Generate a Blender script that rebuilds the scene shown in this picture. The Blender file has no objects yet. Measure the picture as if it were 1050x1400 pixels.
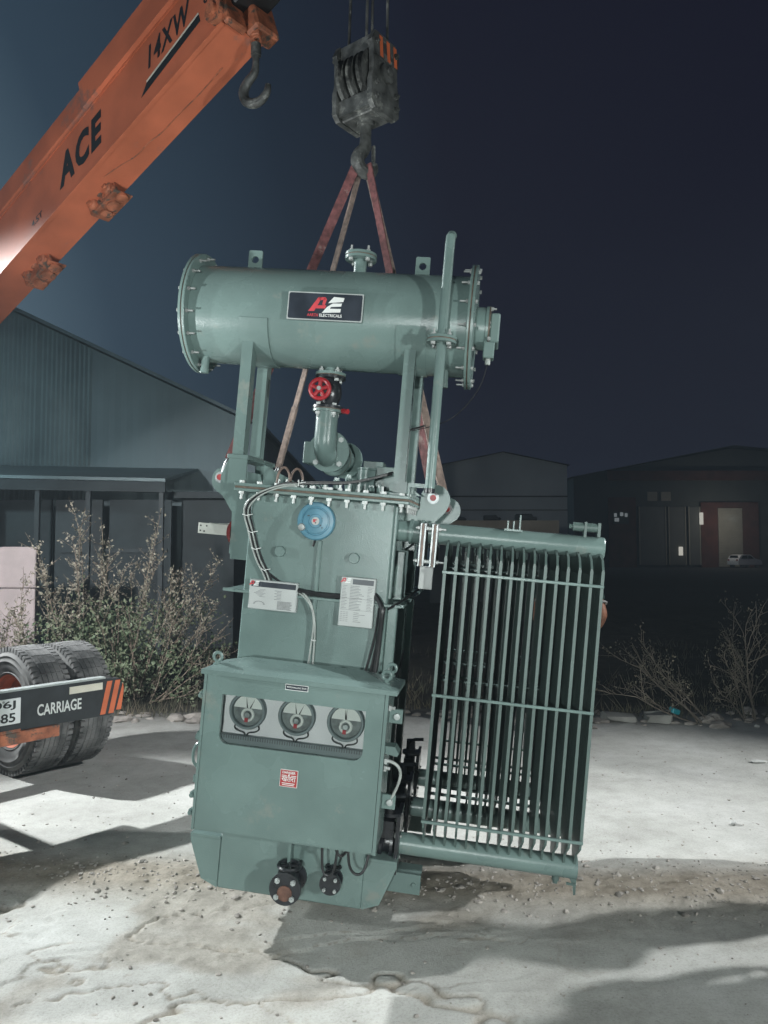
import bpy, bmesh, math, random
import numpy as np
from mathutils import Vector, Matrix, Euler
random.seed(7); rng = np.random.default_rng(11)
SC = bpy.context.scene; COL = SC.collection
PI = math.pi
def R(d): return math.radians(d)

# ------------------------------------------------------------------ camera
cd = bpy.data.cameras.new('camera'); cam = bpy.data.objects.new('camera', cd); COL.objects.link(cam)
cd.sensor_fit = 'VERTICAL'; cd.sensor_height = 24; cd.lens = 18.0; cd.clip_start = .05; cd.clip_end = 600
cam.location = (0, 0, 1.6); cam.rotation_euler = (PI/2 + math.atan(57/1050), 0, 0)
SC.camera = cam

# ------------------------------------------------------------------ night sky with the glow of lights over the left horizon
W = bpy.data.worlds.new('World'); SC.world = W; W.use_nodes = True
nt = W.node_tree; nt.nodes.clear()
def N(t, **k):
    n = nt.nodes.new(t)
    for a, b in k.items(): setattr(n, a, b)
    return n
tc = N('ShaderNodeTexCoord'); dot = N('ShaderNodeVectorMath', operation='DOT_PRODUCT')
dot.inputs[1].default_value = (-.93, .36, 0)
mr = N('ShaderNodeMapRange', interpolation_type='SMOOTHSTEP')
mr.inputs['From Min'].default_value = -.25; mr.inputs['From Max'].default_value = .98
cr = N('ShaderNodeValToRGB')
e = cr.color_ramp.elements; e[0].position = 0; e[0].color = (.0088, .0094, .0185, 1); e[1].position = 1; e[1].color = (.12, .19, .24, 1)
for p, c in ((.36, (.0105, .0118, .022, 1)), (.58, (.0150, .0235, .038, 1)), (.80, (.031, .053, .079, 1))):
    q = e.new(p); q.color = c
bg = N('ShaderNodeBackground'); bg.inputs['Strength'].default_value = 1.0
sky = N('ShaderNodeTexSky'); sky.sky_type = 'NISHITA'; sky.sun_disc = False; sky.sun_elevation = R(-6); sky.sun_rotation = R(-70)
bg2 = N('ShaderNodeBackground'); bg2.inputs['Strength'].default_value = .01
add = N('ShaderNodeAddShader'); wo = N('ShaderNodeOutputWorld')
L = nt.links.new
L(tc.outputs['Generated'], dot.inputs[0]); L(dot.outputs['Value'], mr.inputs['Value']); L(mr.outputs['Result'], cr.inputs['Fac'])
L(cr.outputs['Color'], bg.inputs['Color']); L(sky.outputs['Color'], bg2.inputs['Color'])
L(bg.outputs[0], add.inputs[0]); L(bg2.outputs[0], add.inputs[1]); L(add.outputs[0], wo.inputs['Surface'])
SC.view_settings.view_transform = 'Standard'; SC.view_settings.look = 'None'
SC.view_settings.exposure = 0; SC.view_settings.gamma = 1; SC.view_settings.use_curve_mapping = False
SC.cycles.max_bounces = 6; SC.cycles.use_denoising = True; SC.cycles.caustics_reflective = False; SC.cycles.caustics_refractive = False

# ------------------------------------------------------------------ floodlights: lamps standing out of the frame, three of them added as brighteners (position, aim, watts, cone, size, colour)
FLOODS = [
    ('tall', (-7.5, 7.3, 5.3), (.4, 3.1, .0), 7900, 34, .10, (.95, .985, 1)),
    ('shed', (-7.9, 9.4, 3.6), (-6.9, 13.5, 2.9), 200, 76, .10, (.70, .93, 1)),  # added lamp that brightens the shed front
    ('verge', (-4.6, 4.4, 2.7), (-3.2, 8.8, .8), 1200, 66, .08, (.97, .98, 1)),  # extra lamp added to lift the weeds and the pale wall
    ('boom', (-3.0, 1.5, 1.3), (-1.25, 4.8, 4.3), 500, 62, .08, (.97, .99, 1)),  # added up-light, brightens the boom side and underside
    ('left', (-5.0, 2.2, 2.25), (-.2, 3.4, 1.1), 500, 48, .09, (.93, 1, .985)),
    ('mid', (-.6, -1.9, 1.55), (-.05, 3.6, 1.70), 570, 41, .09, (.93, 1, .985)),
    ('right', (2.8, -.6, 1.5), (.6, 3.9, 1.7), 600, 64, .09, (.95, 1, .98)),
    ('rear', (6.2, 3.9, 5.2), (1.35, 4.2, .0), 2200, 50, .10, (.97, .99, 1)),
]

# ------------------------------------------------------------------ materials
def mat(name, col, rough=.5, metal=0, var=.12, vscale=6, bump=.0, bscale=60, col2=None, spec=.5, detail=4, mix=(.35, .65), coat=0, wear=None):
    m = bpy.data.materials.new(name); m.use_nodes = True; t = m.node_tree; b = t.nodes['Principled BSDF']
    b.inputs['Roughness'].default_value = rough; b.inputs['Metallic'].default_value = metal
    b.inputs['Specular IOR Level'].default_value = spec; b.inputs['Coat Weight'].default_value = coat
    co = t.nodes.new('ShaderNodeTexCoord')
    n = t.nodes.new('ShaderNodeTexNoise'); n.inputs['Scale'].default_value = vscale; n.inputs['Detail'].default_value = detail
    t.links.new(co.outputs['Object'], n.inputs['Vector'])
    r = t.nodes.new('ShaderNodeValToRGB'); el = r.color_ramp.elements
    el[0].position, el[1].position = mix
    c2 = col2 or tuple(min(1, c*(1+var)) for c in col); c1 = tuple(c*(1-var) for c in col) if not col2 else col
    el[0].color = (*c1, 1); el[1].color = (*c2, 1)
    t.links.new(n.outputs['Fac'], r.inputs['Fac'])
    out = r.outputs['Color']
    if wear:
        n2 = t.nodes.new('ShaderNodeTexNoise'); n2.inputs['Scale'].default_value = wear[1]; n2.inputs['Detail'].default_value = 8; n2.inputs['Roughness'].default_value = .7
        t.links.new(co.outputs['Object'], n2.inputs['Vector'])
        r2 = t.nodes.new('ShaderNodeValToRGB'); r2.color_ramp.elements[0].position = wear[2]; r2.color_ramp.elements[1].position = wear[2]+.08
        t.links.new(n2.outputs['Fac'], r2.inputs['Fac'])
        mx = t.nodes.new('ShaderNodeMixRGB'); mx.inputs[2].default_value = (*wear[0], 1)
        t.links.new(r2.outputs['Color'], mx.inputs[0]); t.links.new(out, mx.inputs[1]); out = mx.outputs[0]
    t.links.new(out, b.inputs['Base Color'])
    rr = t.nodes.new('ShaderNodeMapRange'); rr.inputs['To Min'].default_value = max(.02, rough-.09); rr.inputs['To Max'].default_value = min(1, rough+.09)
    t.links.new(n.outputs['Fac'], rr.inputs['Value']); t.links.new(rr.outputs['Result'], b.inputs['Roughness'])
    if bump:
        n3 = t.nodes.new('ShaderNodeTexNoise'); n3.inputs['Scale'].default_value = bscale; n3.inputs['Detail'].default_value = 3
        t.links.new(co.outputs['Object'], n3.inputs['Vector'])
        bp = t.nodes.new('ShaderNodeBump'); bp.inputs['Strength'].default_value = bump; bp.inputs['Distance'].default_value = .01
        t.links.new(n3.outputs['Fac'], bp.inputs['Height']); t.links.new(bp.outputs['Normal'], b.inputs['Normal'])
    return m
M = dict(
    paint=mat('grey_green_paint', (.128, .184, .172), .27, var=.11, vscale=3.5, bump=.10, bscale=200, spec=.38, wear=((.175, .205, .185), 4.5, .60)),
    paint_shaded=mat('grey_green_paint_shaded', (.075, .112, .102), .42, var=.12, vscale=9, bump=.08, bscale=150),  # same paint as the tank, darkened so shade between fins is in the colour
    gasket=mat('cork_gasket', (.11, .085, .065), .85, var=.35, vscale=30, bump=.2, bscale=120),
    zinc=mat('zinc_bolt', (.30, .32, .31), .42, .2, var=.25, vscale=40),
    steel=mat('dull_steel', (.32, .34, .34), .45, .9, var=.3, vscale=25, bump=.1, bscale=120),
    dark_steel=mat('greasy_dark_steel', (.085, .09, .086), .5, .3, var=.5, vscale=14, bump=.5, bscale=40, wear=((.24, .25, .23), 9, .56)),
    black_iron=mat('black_valve_paint', (.014, .016, .019), .3, var=.3, vscale=20, bump=.1, bscale=90),
    rust=mat('rusty_brown', (.10, .05, .035), .8, var=.4, vscale=25, bump=.3, bscale=90),
    red=mat('red_handwheel', (.30, .018, .024), .3, var=.2, vscale=15, bump=.08, bscale=90),
    redpin=mat('red_pin_paint', (.34, .03, .03), .45, var=.3, vscale=30),
    blue=mat('blue_gauge_paint', (.075, .20, .27), .38, var=.12, vscale=18, bump=.06, bscale=120),
    white=mat('white_plate', (.40, .42, .41), .5, var=.06, vscale=8),
    offwhite=mat('aluminium_plate', (.36, .39, .38), .45, .2, var=.08, vscale=10),
    navy=mat('plate_navy', (.020, .026, .036), .35, var=.2, vscale=10),
    ink=mat('plate_ink', (.10, .11, .12), .6, var=.2),
    lightink=mat('plate_light_ink', (.19, .20, .20), .6, var=.2, vscale=60),
    logored=mat('plate_red', (.46, .045, .055), .45, var=.15),
    logowhite=mat('plate_white_print', (.62, .64, .62), .45, var=.06),
    danger=mat('danger_red', (.33, .028, .03), .45, var=.15),
    cable=mat('black_cable', (.012, .013, .014), .45, var=.3, vscale=30),
    greycable=mat('grey_cable', (.30, .33, .31), .5, var=.15, vscale=30),
    cabletie=mat('white_cable_tie', (.7, .72, .7), .5, var=.05),
    busbar=mat('tinned_busbar', (.46, .47, .43), .4, .3, var=.12, vscale=14),
    insul=mat('red_brown_insulator', (.13, .022, .022), .25, var=.2, vscale=20),
    copper=mat('brown_bolt_sleeve', (.15, .105, .085), .5, .2, var=.3, vscale=40),
    dial=mat('dial_face', (.78, .79, .76), .5, var=.06), dialdark=mat('dial_dark', (.17, .19, .19), .45, var=.3, vscale=40),
    duct=mat('grey_duct', (.22, .26, .27), .6, var=.1),
    inside=mat('box_inside_white', (.80, .78, .80), .6, var=.05),
    sling=mat('maroon_web_sling', (.135, .05, .05), .85, var=.35, vscale=40, bump=.5, bscale=260, wear=((.24, .18, .16), 12, .6)),
    slingb=mat('brown_web_sling', (.20, .15, .125), .85, var=.3, vscale=40, bump=.5, bscale=260),
    orange=mat('crane_orange', (.50, .140, .068), .6, var=.16, vscale=2.6, bump=.06, bscale=30, wear=((.30, .14, .105), 2.3, .60)),
    orange_dirty=mat('crane_orange_worn', (.36, .12, .06), .65, var=.4, vscale=12, bump=.35, bscale=40, wear=((.09, .07, .055), 14, .52)),
    black=mat('black_paint', (.012, .013, .014), .5, var=.3, vscale=8),
    rubber=mat('tyre_rubber', (.045, .047, .047), .85, var=.3, vscale=7, bump=.2, bscale=60, col2=(.20, .20, .195), mix=(.32, .62)),
    sidewall=mat('dusty_sidewall', (.13, .13, .125), .85, var=.3, vscale=8, bump=.15, bscale=60),
    chassis=mat('truck_black', (.018, .021, .024), .5, var=.3, vscale=8, bump=.1, bscale=40, wear=((.09, .09, .085), 5, .62)),
    reflector=mat('white_reflector', (.6, .57, .48), .4, var=.08), chev=mat('orange_reflector', (.55, .13, .05), .5, var=.15),
    plate=mat('number_plate_white', (.68, .70, .70), .4, var=.04),
    clad=mat('corrugated_cladding', (.23, .30, .31), .55, .2, var=.12, vscale=1.2, bump=.03, bscale=20),
    clad2=mat('plain_cladding', (.19, .25, .265), .6, .1, var=.10, vscale=.8),
    clad3=mat('light_cladding', (.60, .66, .64), .6, 0, var=.08, vscale=.5),
    roof=mat('dark_roof', (.06, .075, .08), .6, var=.2, vscale=2), dark=mat('dark_panel', (.05, .065, .07), .7, var=.25, vscale=1.5),
    concrete=mat('old_concrete', (.25, .25, .23), .9, var=.2, vscale=3, bump=.3, bscale=30),
    pinkboard=mat('pale_plaster', (.50, .43, .42), .9, var=.10, vscale=3, bump=.15, bscale=30),
    cream=mat('cream_wall', (.42, .38, .30), .9, var=.1, vscale=2), brick=mat('red_wall', (.13, .05, .04), .9, var=.2, vscale=1),
    shutter=mat('pale_shutter', (.36, .34, .28), .7, var=.08, vscale=1), farwall=mat('far_wall', (.10, .11, .105), .9, var=.12, vscale=.3),
    fardoor=mat('far_door', (.16, .165, .155), .8, var=.1, vscale=.4),
    carwhite=mat('white_car_paint', (.78, .79, .80), .25, var=.02, coat=.5), glassdark=mat('dark_glass', (.01, .012, .015), .08, var=.1),
    bark=mat('dry_stem', (.23, .185, .14), .85, var=.3, vscale=20), bark2=mat('bare_branch', (.14, .12, .095), .85, var=.3, vscale=20),
    leaf=mat('green_leaf', (.075, .12, .06), .6, var=.4, vscale=3, col2=(.18, .205, .125)),
    dryleaf=mat('dry_leaf', (.22, .21, .155), .75, var=.35, vscale=4, col2=(.33, .30, .235)),
    dryleaf2=mat('dull_dry_leaf', (.13, .118, .085), .8, var=.3, vscale=4),
    grass=mat('dry_grass', (.06, .07, .038), .8, col2=(.15, .125, .085), vscale=2),
    skin=mat('skin', (.28, .125, .075), .55, var=.1, vscale=12), shirt=mat('dark_green_shirt', (.022, .05, .042), .85, var=.2, vscale=30, bump=.2, bscale=200),
    trim=mat('white_trim', (.35, .35, .34), .8, var=.05), trousers=mat('dark_trousers', (.022, .024, .03), .85, var=.2, vscale=20), hair=mat('black_hair', (.008, .007, .006), .6),
    cyan=mat('cyan_plastic', (.02, .28, .33), .4, var=.1), litter=mat('pale_litter', (.45, .46, .44), .8, var=.2, vscale=20),
    stone=mat('rubble_stone', (.27, .25, .225), .95, var=.3, vscale=9, bump=.4, bscale=60),
    soilfar=mat('dark_field_soil', (.035, .035, .030), .95, var=.35, vscale=1.2, bump=.5, bscale=8),
    lamphouse=mat('lamp_housing', (.05, .05, .055), .5),
)
def emit(name, col, s):
    m = bpy.data.materials.new(name); m.use_nodes = True; t = m.node_tree; t.nodes.clear()
    a = t.nodes.new('ShaderNodeEmission'); a.inputs[0].default_value = (*col, 1); a.inputs[1].default_value = s
    o = t.nodes.new('ShaderNodeOutputMaterial'); t.links.new(a.outputs[0], o.inputs[0]); return m
M['lit'] = emit('lit_window', (1, .97, .86), .5); M['lit2'] = emit('lit_window_dim', (.85, .95, 1), .16); M['lens'] = emit('lamp_lens', (.95, 1, 1), 6)
def glass():
    m = bpy.data.materials.new('window_pane'); m.use_nodes = True; t = m.node_tree; t.nodes.clear()
    tr = t.nodes.new('ShaderNodeBsdfTransparent'); tr.inputs[0].default_value = (.96, .98, .97, 1)
    gl = t.nodes.new('ShaderNodeBsdfGlossy'); gl.inputs['Roughness'].default_value = .12
    fr = t.nodes.new('ShaderNodeFresnel'); fr.inputs[0].default_value = 1.45
    mx = t.nodes.new('ShaderNodeMixShader'); o = t.nodes.new('ShaderNodeOutputMaterial')
    t.links.new(fr.outputs[0], mx.inputs[0]); t.links.new(tr.outputs[0], mx.inputs[1]); t.links.new(gl.outputs[0], mx.inputs[2]); t.links.new(mx.outputs[0], o.inputs[0])
    return m
M['pane'] = glass()

# ------------------------------------------------------------------ builders
def ident(): return Matrix.Identity(4)
class B:
    def __init__(s): s.bm = bmesh.new()
    def _tf(s, vs, m):
        if m is not None: bmesh.ops.transform(s.bm, matrix=m, verts=vs)
        return s
    def box(s, x0, x1, y0, y1, z0, z1, bev=0, m=None):
        r = bmesh.ops.create_cube(s.bm, size=1); vs = r['verts']
        for v in vs: v.co = Vector((x0+(v.co.x+.5)*(x1-x0), y0+(v.co.y+.5)*(y1-y0), z0+(v.co.z+.5)*(z1-z0)))
        if bev:
            es = list({e for v in vs for e in v.link_edges})
            rb = bmesh.ops.bevel(s.bm, geom=es, offset=bev, segments=1, affect='EDGES', profile=.5)
            vs = list({v for f in rb['faces'] for v in f.verts} | {v for v in vs if v.is_valid})
            vs = s._conn(vs)
        return s._tf(vs, m)
    def _conn(s, vs):
        seen = set(vs); st = list(vs)
        while st:
            v = st.pop()
            for e in v.link_edges:
                w = e.other_vert(v)
                if w not in seen: seen.add(w); st.append(w)
        return list(seen)
    def cyl(s, p, q, r, r2=None, n=16, cap=True, m=None):
        p, q = Vector(p), Vector(q); d = q-p; r2 = r if r2 is None else r2
        g = bmesh.ops.create_cone(s.bm, cap_ends=cap, segments=n, radius1=r, radius2=r2, depth=d.length)
        mm = Matrix.Translation((p+q)/2) @ d.to_track_quat('Z', 'Y').to_matrix().to_4x4()
        bmesh.ops.transform(s.bm, matrix=mm, verts=g['verts'])
        return s._tf(g['verts'], m)
    def ball(s, c, r, n=10, sc=(1, 1, 1), m=None):
        g = bmesh.ops.create_uvsphere(s.bm, u_segments=n, v_segments=max(5, n//2+1), radius=r)
        for v in g['verts']: v.co = Vector((c[0]+v.co.x*sc[0], c[1]+v.co.y*sc[1], c[2]+v.co.z*sc[2]))
        return s._tf(g['verts'], m)
    def lathe(s, prof, base, axis, n=32, m=None):
        """prof: list of (radius, distance along axis)"""
        ax = Vector(axis).normalized(); q = ax.to_track_quat('Z', 'Y').to_matrix().to_4x4(); T = Matrix.Translation(base) @ q
        rings = []; allv = []
        for r, d in prof:
            if r < 1e-5: ring = [s.bm.verts.new(T @ Vector((0, 0, d)))]
            else: ring = [s.bm.verts.new(T @ Vector((r*math.cos(2*PI*k/n), r*math.sin(2*PI*k/n), d))) for k in range(n)]
            rings.append(ring); allv += ring
        for a, b in zip(rings, rings[1:]):
            for k in range(n):
                k2 = (k+1) % n
                vs = [a[k % len(a)], a[k2 % len(a)], b[k2 % len(b)], b[k % len(b)]]
                u = []
                for v in vs:
                    if v not in u: u.append(v)
                if len(u) > 2:
                    try: s.bm.faces.new(u)
                    except ValueError: pass
        return s._tf(allv, m)
    def tube(s, pts, r, n=8, smooth=0, m=None, flat=None):
        P = [Vector(p) for p in pts]
        for _ in range(smooth):
            Q = [P[0]]
            for a, b in zip(P, P[1:]): Q += [a*.75+b*.25, a*.25+b*.75]
            P = Q+[P[-1]]
        rad = r if callable(r) else (lambda t: r)
        rings = []; up = Vector((0, 0, 1)); prev = None
        for i, p in enumerate(P):
            d = (P[min(i+1, len(P)-1)]-P[max(i-1, 0)]).normalized()
            if prev is None:
                x = d.cross(up)
                if x.length < .05: x = d.cross(Vector((0, 1, 0)))
            else: x = prev - d*prev.dot(d)
            x.normalize(); prev = x; y = d.cross(x); rr = rad(i/max(1, len(P)-1))
            if flat: rings.append([s.bm.verts.new(p+x*sx*flat[0]/2+y*sy*flat[1]/2) for sx, sy in ((-1, -1), (1, -1), (1, 1), (-1, 1))])
            else: rings.append([s.bm.verts.new(p+x*rr*math.cos(2*PI*k/n)+y*rr*math.sin(2*PI*k/n)) for k in range(n)])
        kk = len(rings[0])
        for a, b in zip(rings, rings[1:]):
            for k in range(kk): s.bm.faces.new((a[k], a[(k+1) % kk], b[(k+1) % kk], b[k]))
        s.bm.faces.new(rings[0][::-1]); s.bm.faces.new(rings[-1])
        return s._tf([v for g in rings for v in g], m)
    def torus(s, c, axis, R_, r, n=24, k=8, a0=0, a1=2*PI, m=None):
        ax = Vector(axis).normalized(); T = Matrix.Translation(c) @ ax.to_track_quat('Z', 'Y').to_matrix().to_4x4()
        full = abs(a1-a0-2*PI) < 1e-4; cnt = n if full else n+1; rings = []
        for i in range(cnt):
            t = a0+(a1-a0)*i/n
            rings.append([s.bm.verts.new(T @ Vector(((R_+r*math.cos(2*PI*j/k))*math.cos(t), (R_+r*math.cos(2*PI*j/k))*math.sin(t), r*math.sin(2*PI*j/k)))) for j in range(k)])
        for i in range(n):
            a, b = rings[i], rings[(i+1) % cnt]
            for j in range(k): s.bm.faces.new((a[j], b[j], b[(j+1) % k], a[(j+1) % k]))
        if not full: s.bm.faces.new(rings[0]); s.bm.faces.new(rings[-1][::-1])
        return s._tf([v for g in rings for v in g], m)
    def plate(s, outer, holes, axis, at, th, m=None):
        """flat plate: outer/holes are 2-D loops; axis 'y': loop=(x,z) at y=at..at+th ; 'x': loop=(y,z); 'z': loop=(x,y)"""
        def P(u): return {'y': (u[0], at, u[1]), 'x': (at, u[0], u[1]), 'z': (u[0], u[1], at)}[axis]
        ed = []
        for lp in [outer]+list(holes):
            vs = [s.bm.verts.new(P(u)) for u in lp]
            for i in range(len(vs)): ed.append(s.bm.edges.new((vs[i], vs[(i+1) % len(vs)])))
        g = bmesh.ops.triangle_fill(s.bm, use_beauty=True, use_dissolve=False, edges=ed)
        fs = [f for f in g['geom'] if isinstance(f, bmesh.types.BMFace)]
        vs = list({v for f in fs for v in f.verts})
        if th:
            ex = bmesh.ops.extrude_face_region(s.bm, geom=fs, use_keep_orig=True)
            nv = [v for v in ex['geom'] if isinstance(v, bmesh.types.BMVert)]
            d = {'y': (0, th, 0), 'x': (th, 0, 0), 'z': (0, 0, th)}[axis]
            for v in nv: v.co += Vector(d)
            vs += nv
        return s._tf(vs, m)
    def bolt(s, p, axis, r=.011, h=.010, stud=.0, back=0):
        p, a = Vector(p), Vector(axis).normalized()
        s.cyl(p, p+a*h, r, n=6)
        if stud: s.cyl(p+a*h, p+a*(h+stud), r*.5, n=6)
        if back: s.cyl(p-a*(back+h), p-a*back, r, n=6)
        return s
    def obj(s, name, m, parent=None, smooth=30, label=None):
        bmesh.ops.recalc_face_normals(s.bm, faces=s.bm.faces[:])
        me = bpy.data.meshes.new(name); s.bm.to_mesh(me); s.bm.free()
        return link(name, me, m, parent, smooth, label)
def link(name, me, m, parent=None, smooth=30, label=None):
    if m is not None: me.materials.append(M[m] if isinstance(m, str) else m)
    o = bpy.data.objects.new(name, me); COL.objects.link(o)
    if parent is not None: o.parent = parent
    if smooth:
        for p in me.polygons: p.use_smooth = True
        try: me.set_sharp_from_angle(angle=R(smooth))
        except Exception: pass
    if label: o['label'] = label
    return o
def pyd(name, v, f, m, parent=None, smooth=0):
    me = bpy.data.meshes.new(name); me.from_pydata(v if isinstance(v, list) else v.tolist(), [], f if isinstance(f, list) else f.tolist())
    return link(name, me, m, parent, smooth)
def tag(o, label, cat, group=None):
    o['label'] = label; o['category'] = cat
    if group: o['group'] = group
    return o
def thing(name, label, cat, loc=(0, 0, 0), rz=0, group=None, mw=None):
    o = bpy.data.objects.new(name, None); COL.objects.link(o)
    if mw is not None: o.matrix_world = mw
    else: o.location = loc; o.rotation_euler = (0, 0, rz)
    return tag(o, label, cat, group)
def kind(o, k): o['kind'] = k; return o
def dup(o, parent, mtx=None):
    c = o.copy(); COL.objects.link(c); c.parent = parent
    if mtx is not None: c.matrix_local = mtx
    return c
def tree_copy(root):
    r = root.copy(); COL.objects.link(r)
    for ch in root.children:
        c = ch.copy(); COL.objects.link(c); c.parent = r
        for g in ch.children:
            d = g.copy(); COL.objects.link(d); d.parent = c
    return r
def rrect(x0, x1, z0, z1, r, n=5, corners=(1, 1, 1, 1)):
    out = []
    for (cx, cz, a, on) in ((x0+r, z0+r, PI, corners[0]), (x1-r, z0+r, 1.5*PI, corners[1]), (x1-r, z1-r, 0, corners[2]), (x0+r, z1-r, .5*PI, corners[3])):
        if on: out += [(cx+r*math.cos(a+k*PI/2/n), cz+r*math.sin(a+k*PI/2/n)) for k in range(n+1)]
        else: out.append((cx+math.copysign(r, math.cos(a+PI/4)), cz+math.copysign(r, math.sin(a+PI/4))))
    return out
def circ(cx, cz, r, n=20): return [(cx+r*math.cos(2*PI*k/n), cz+r*math.sin(2*PI*k/n)) for k in range(n)]
def text(name, s_, m, parent, o, xd, yd, w, h, th=.0015, bold=0, shear=0, extra=0):
    """flat raised lettering fitted into a w by h box whose lower left corner is o; xd / yd are the reading and up directions"""
    cu = bpy.data.curves.new('t', 'FONT'); cu.body = s_; cu.offset = bold; cu.shear = shear; cu.resolution_u = 3; cu.space_character = 1+extra
    ob = bpy.data.objects.new('t', cu); COL.objects.link(ob); bpy.context.view_layer.update()
    me = bpy.data.meshes.new_from_object(ob.evaluated_get(bpy.context.evaluated_depsgraph_get()))
    bpy.data.objects.remove(ob); bpy.data.curves.remove(cu)
    xd, yd, o = Vector(xd).normalized(), Vector(yd).normalized(), Vector(o); nd = xd.cross(yd)
    bm = bmesh.new(); bm.from_mesh(me)
    xs = [v.co.x for v in bm.verts]; ys = [v.co.y for v in bm.verts]; x0, x1, y0, y1 = min(xs), max(xs), min(ys), max(ys)
    for v in bm.verts:
        v.co = o+xd*((v.co.x-x0)/(x1-x0)*w)+yd*((v.co.y-y0)/(y1-y0)*h)+nd*th
    b = B(); b.bm.free(); b.bm = bm
    bpy.data.meshes.remove(me)
    return b.obj(name, m, parent, 0)
def quads(name, qs, m, parent, smooth=0):
    """list of polygons (3-D points) -> one mesh"""
    v = []; f = []
    for q in qs: f.append(list(range(len(v), len(v)+len(q)))); v += [tuple(p) for p in q]
    return pyd(name, v, f, m, parent)

# ------------------------------------------------------------------ noise for the ground
def _h(ix, iy, sd):
    n = (ix*374761393+iy*668265263+sd*974711) & 0xffffffff
    n = ((n ^ (n >> 13))*1274126177) & 0xffffffff
    return ((n ^ (n >> 16)) & 0xffff)/65535.
def vn(x, y, sd=0):
    ix, iy = np.floor(x).astype(np.int64), np.floor(y).astype(np.int64); fx, fy = x-ix, y-iy
    fx = fx*fx*(3-2*fx); fy = fy*fy*(3-2*fy)
    a, b, c, d = _h(ix, iy, sd), _h(ix+1, iy, sd), _h(ix, iy+1, sd), _h(ix+1, iy+1, sd)
    return (a*(1-fx)+b*fx)*(1-fy)+(c*(1-fx)+d*fx)*fy
def fbm(x, y, o=5, sd=0, g=.5):
    s = 0; a = 1; t = 0
    for k in range(o): s = s+a*vn(x*2**k+k*17.3, y*2**k-k*9.1, sd+k); t += a; a *= g
    return s/t
def sst(a, b, x): t = np.clip((x-a)/(b-a), 0, 1); return t*t*(3-2*t)
def berm(x, y):
    c = 3.80-.055*x+.10*(fbm(x*.9, x*0+3., 3, 5)-.5)
    d = (y-c)/(.20+.10*fbm(x*.7, x*0+9, 2, 8))
    return np.exp(-d*d)
def ground_fn(x, y):
    x = np.asarray(x, float); y = np.asarray(y, float)
    b = berm(x, y)*sst(5.0, 3.0, np.abs(x))
    near = sst(3.9, 3.45, y)*(.25+.75*sst(.75, .15, x+.35*(fbm(x*1.2, y*1.2, 3, 90)-.5)))
    z = (fbm(x*.55, y*.55, 3, 1)-.5)*.05
    z = z+(fbm(x*5, y*5, 4, 2)-.5)*.006
    rough = np.clip(b*1.1+near*.85*sst(.51, .62, fbm(x*1.3+4, y*2.2, 4, 31)), 0, 1)
    z = z+b*.026+rough*(fbm(x*16, y*16, 4, 3, .6)-.5)*.017
    # flaked top layer of the slab in front: thin steps, and wandering cracks
    n = fbm(x*1.1, y*2.6, 5, 12)
    z = z-near*(sst(.47, .475, n)*.0045+sst(.56, .565, n)*.0055)
    c1 = np.abs(fbm(x*.9+3, y*1.5, 5, 21)-.5); c2 = np.abs(fbm(x*1.6-7, y*1.9+2, 5, 23)-.47)
    z = z-near*(np.exp(-(c1/.0045)**2)*.016+np.exp(-(c2/.004)**2)*.010*sst(.45, .6, fbm(x, y, 2, 40)))
    ck = np.maximum(np.exp(-(c1/.007)**2), np.exp(-(c2/.006)**2)*sst(.45, .6, fbm(x, y, 2, 40)))*near
    ed = np.maximum(np.exp(-((n-.4725)/.004)**2), np.exp(-((n-.5625)/.004)**2))*near*sst(.42, .58, fbm(x*3, y*3, 3, 61))
    soil = np.clip(np.maximum(np.maximum(b*1.1, rough*.7), np.maximum(ck, ed*.8)), 0, 1)
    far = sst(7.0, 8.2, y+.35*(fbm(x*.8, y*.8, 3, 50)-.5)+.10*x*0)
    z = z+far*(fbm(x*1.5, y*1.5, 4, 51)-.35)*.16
    return z, soil, far
def gz(x, y): return float(ground_fn(np.array([x]), np.array([y]))[0][0])

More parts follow.
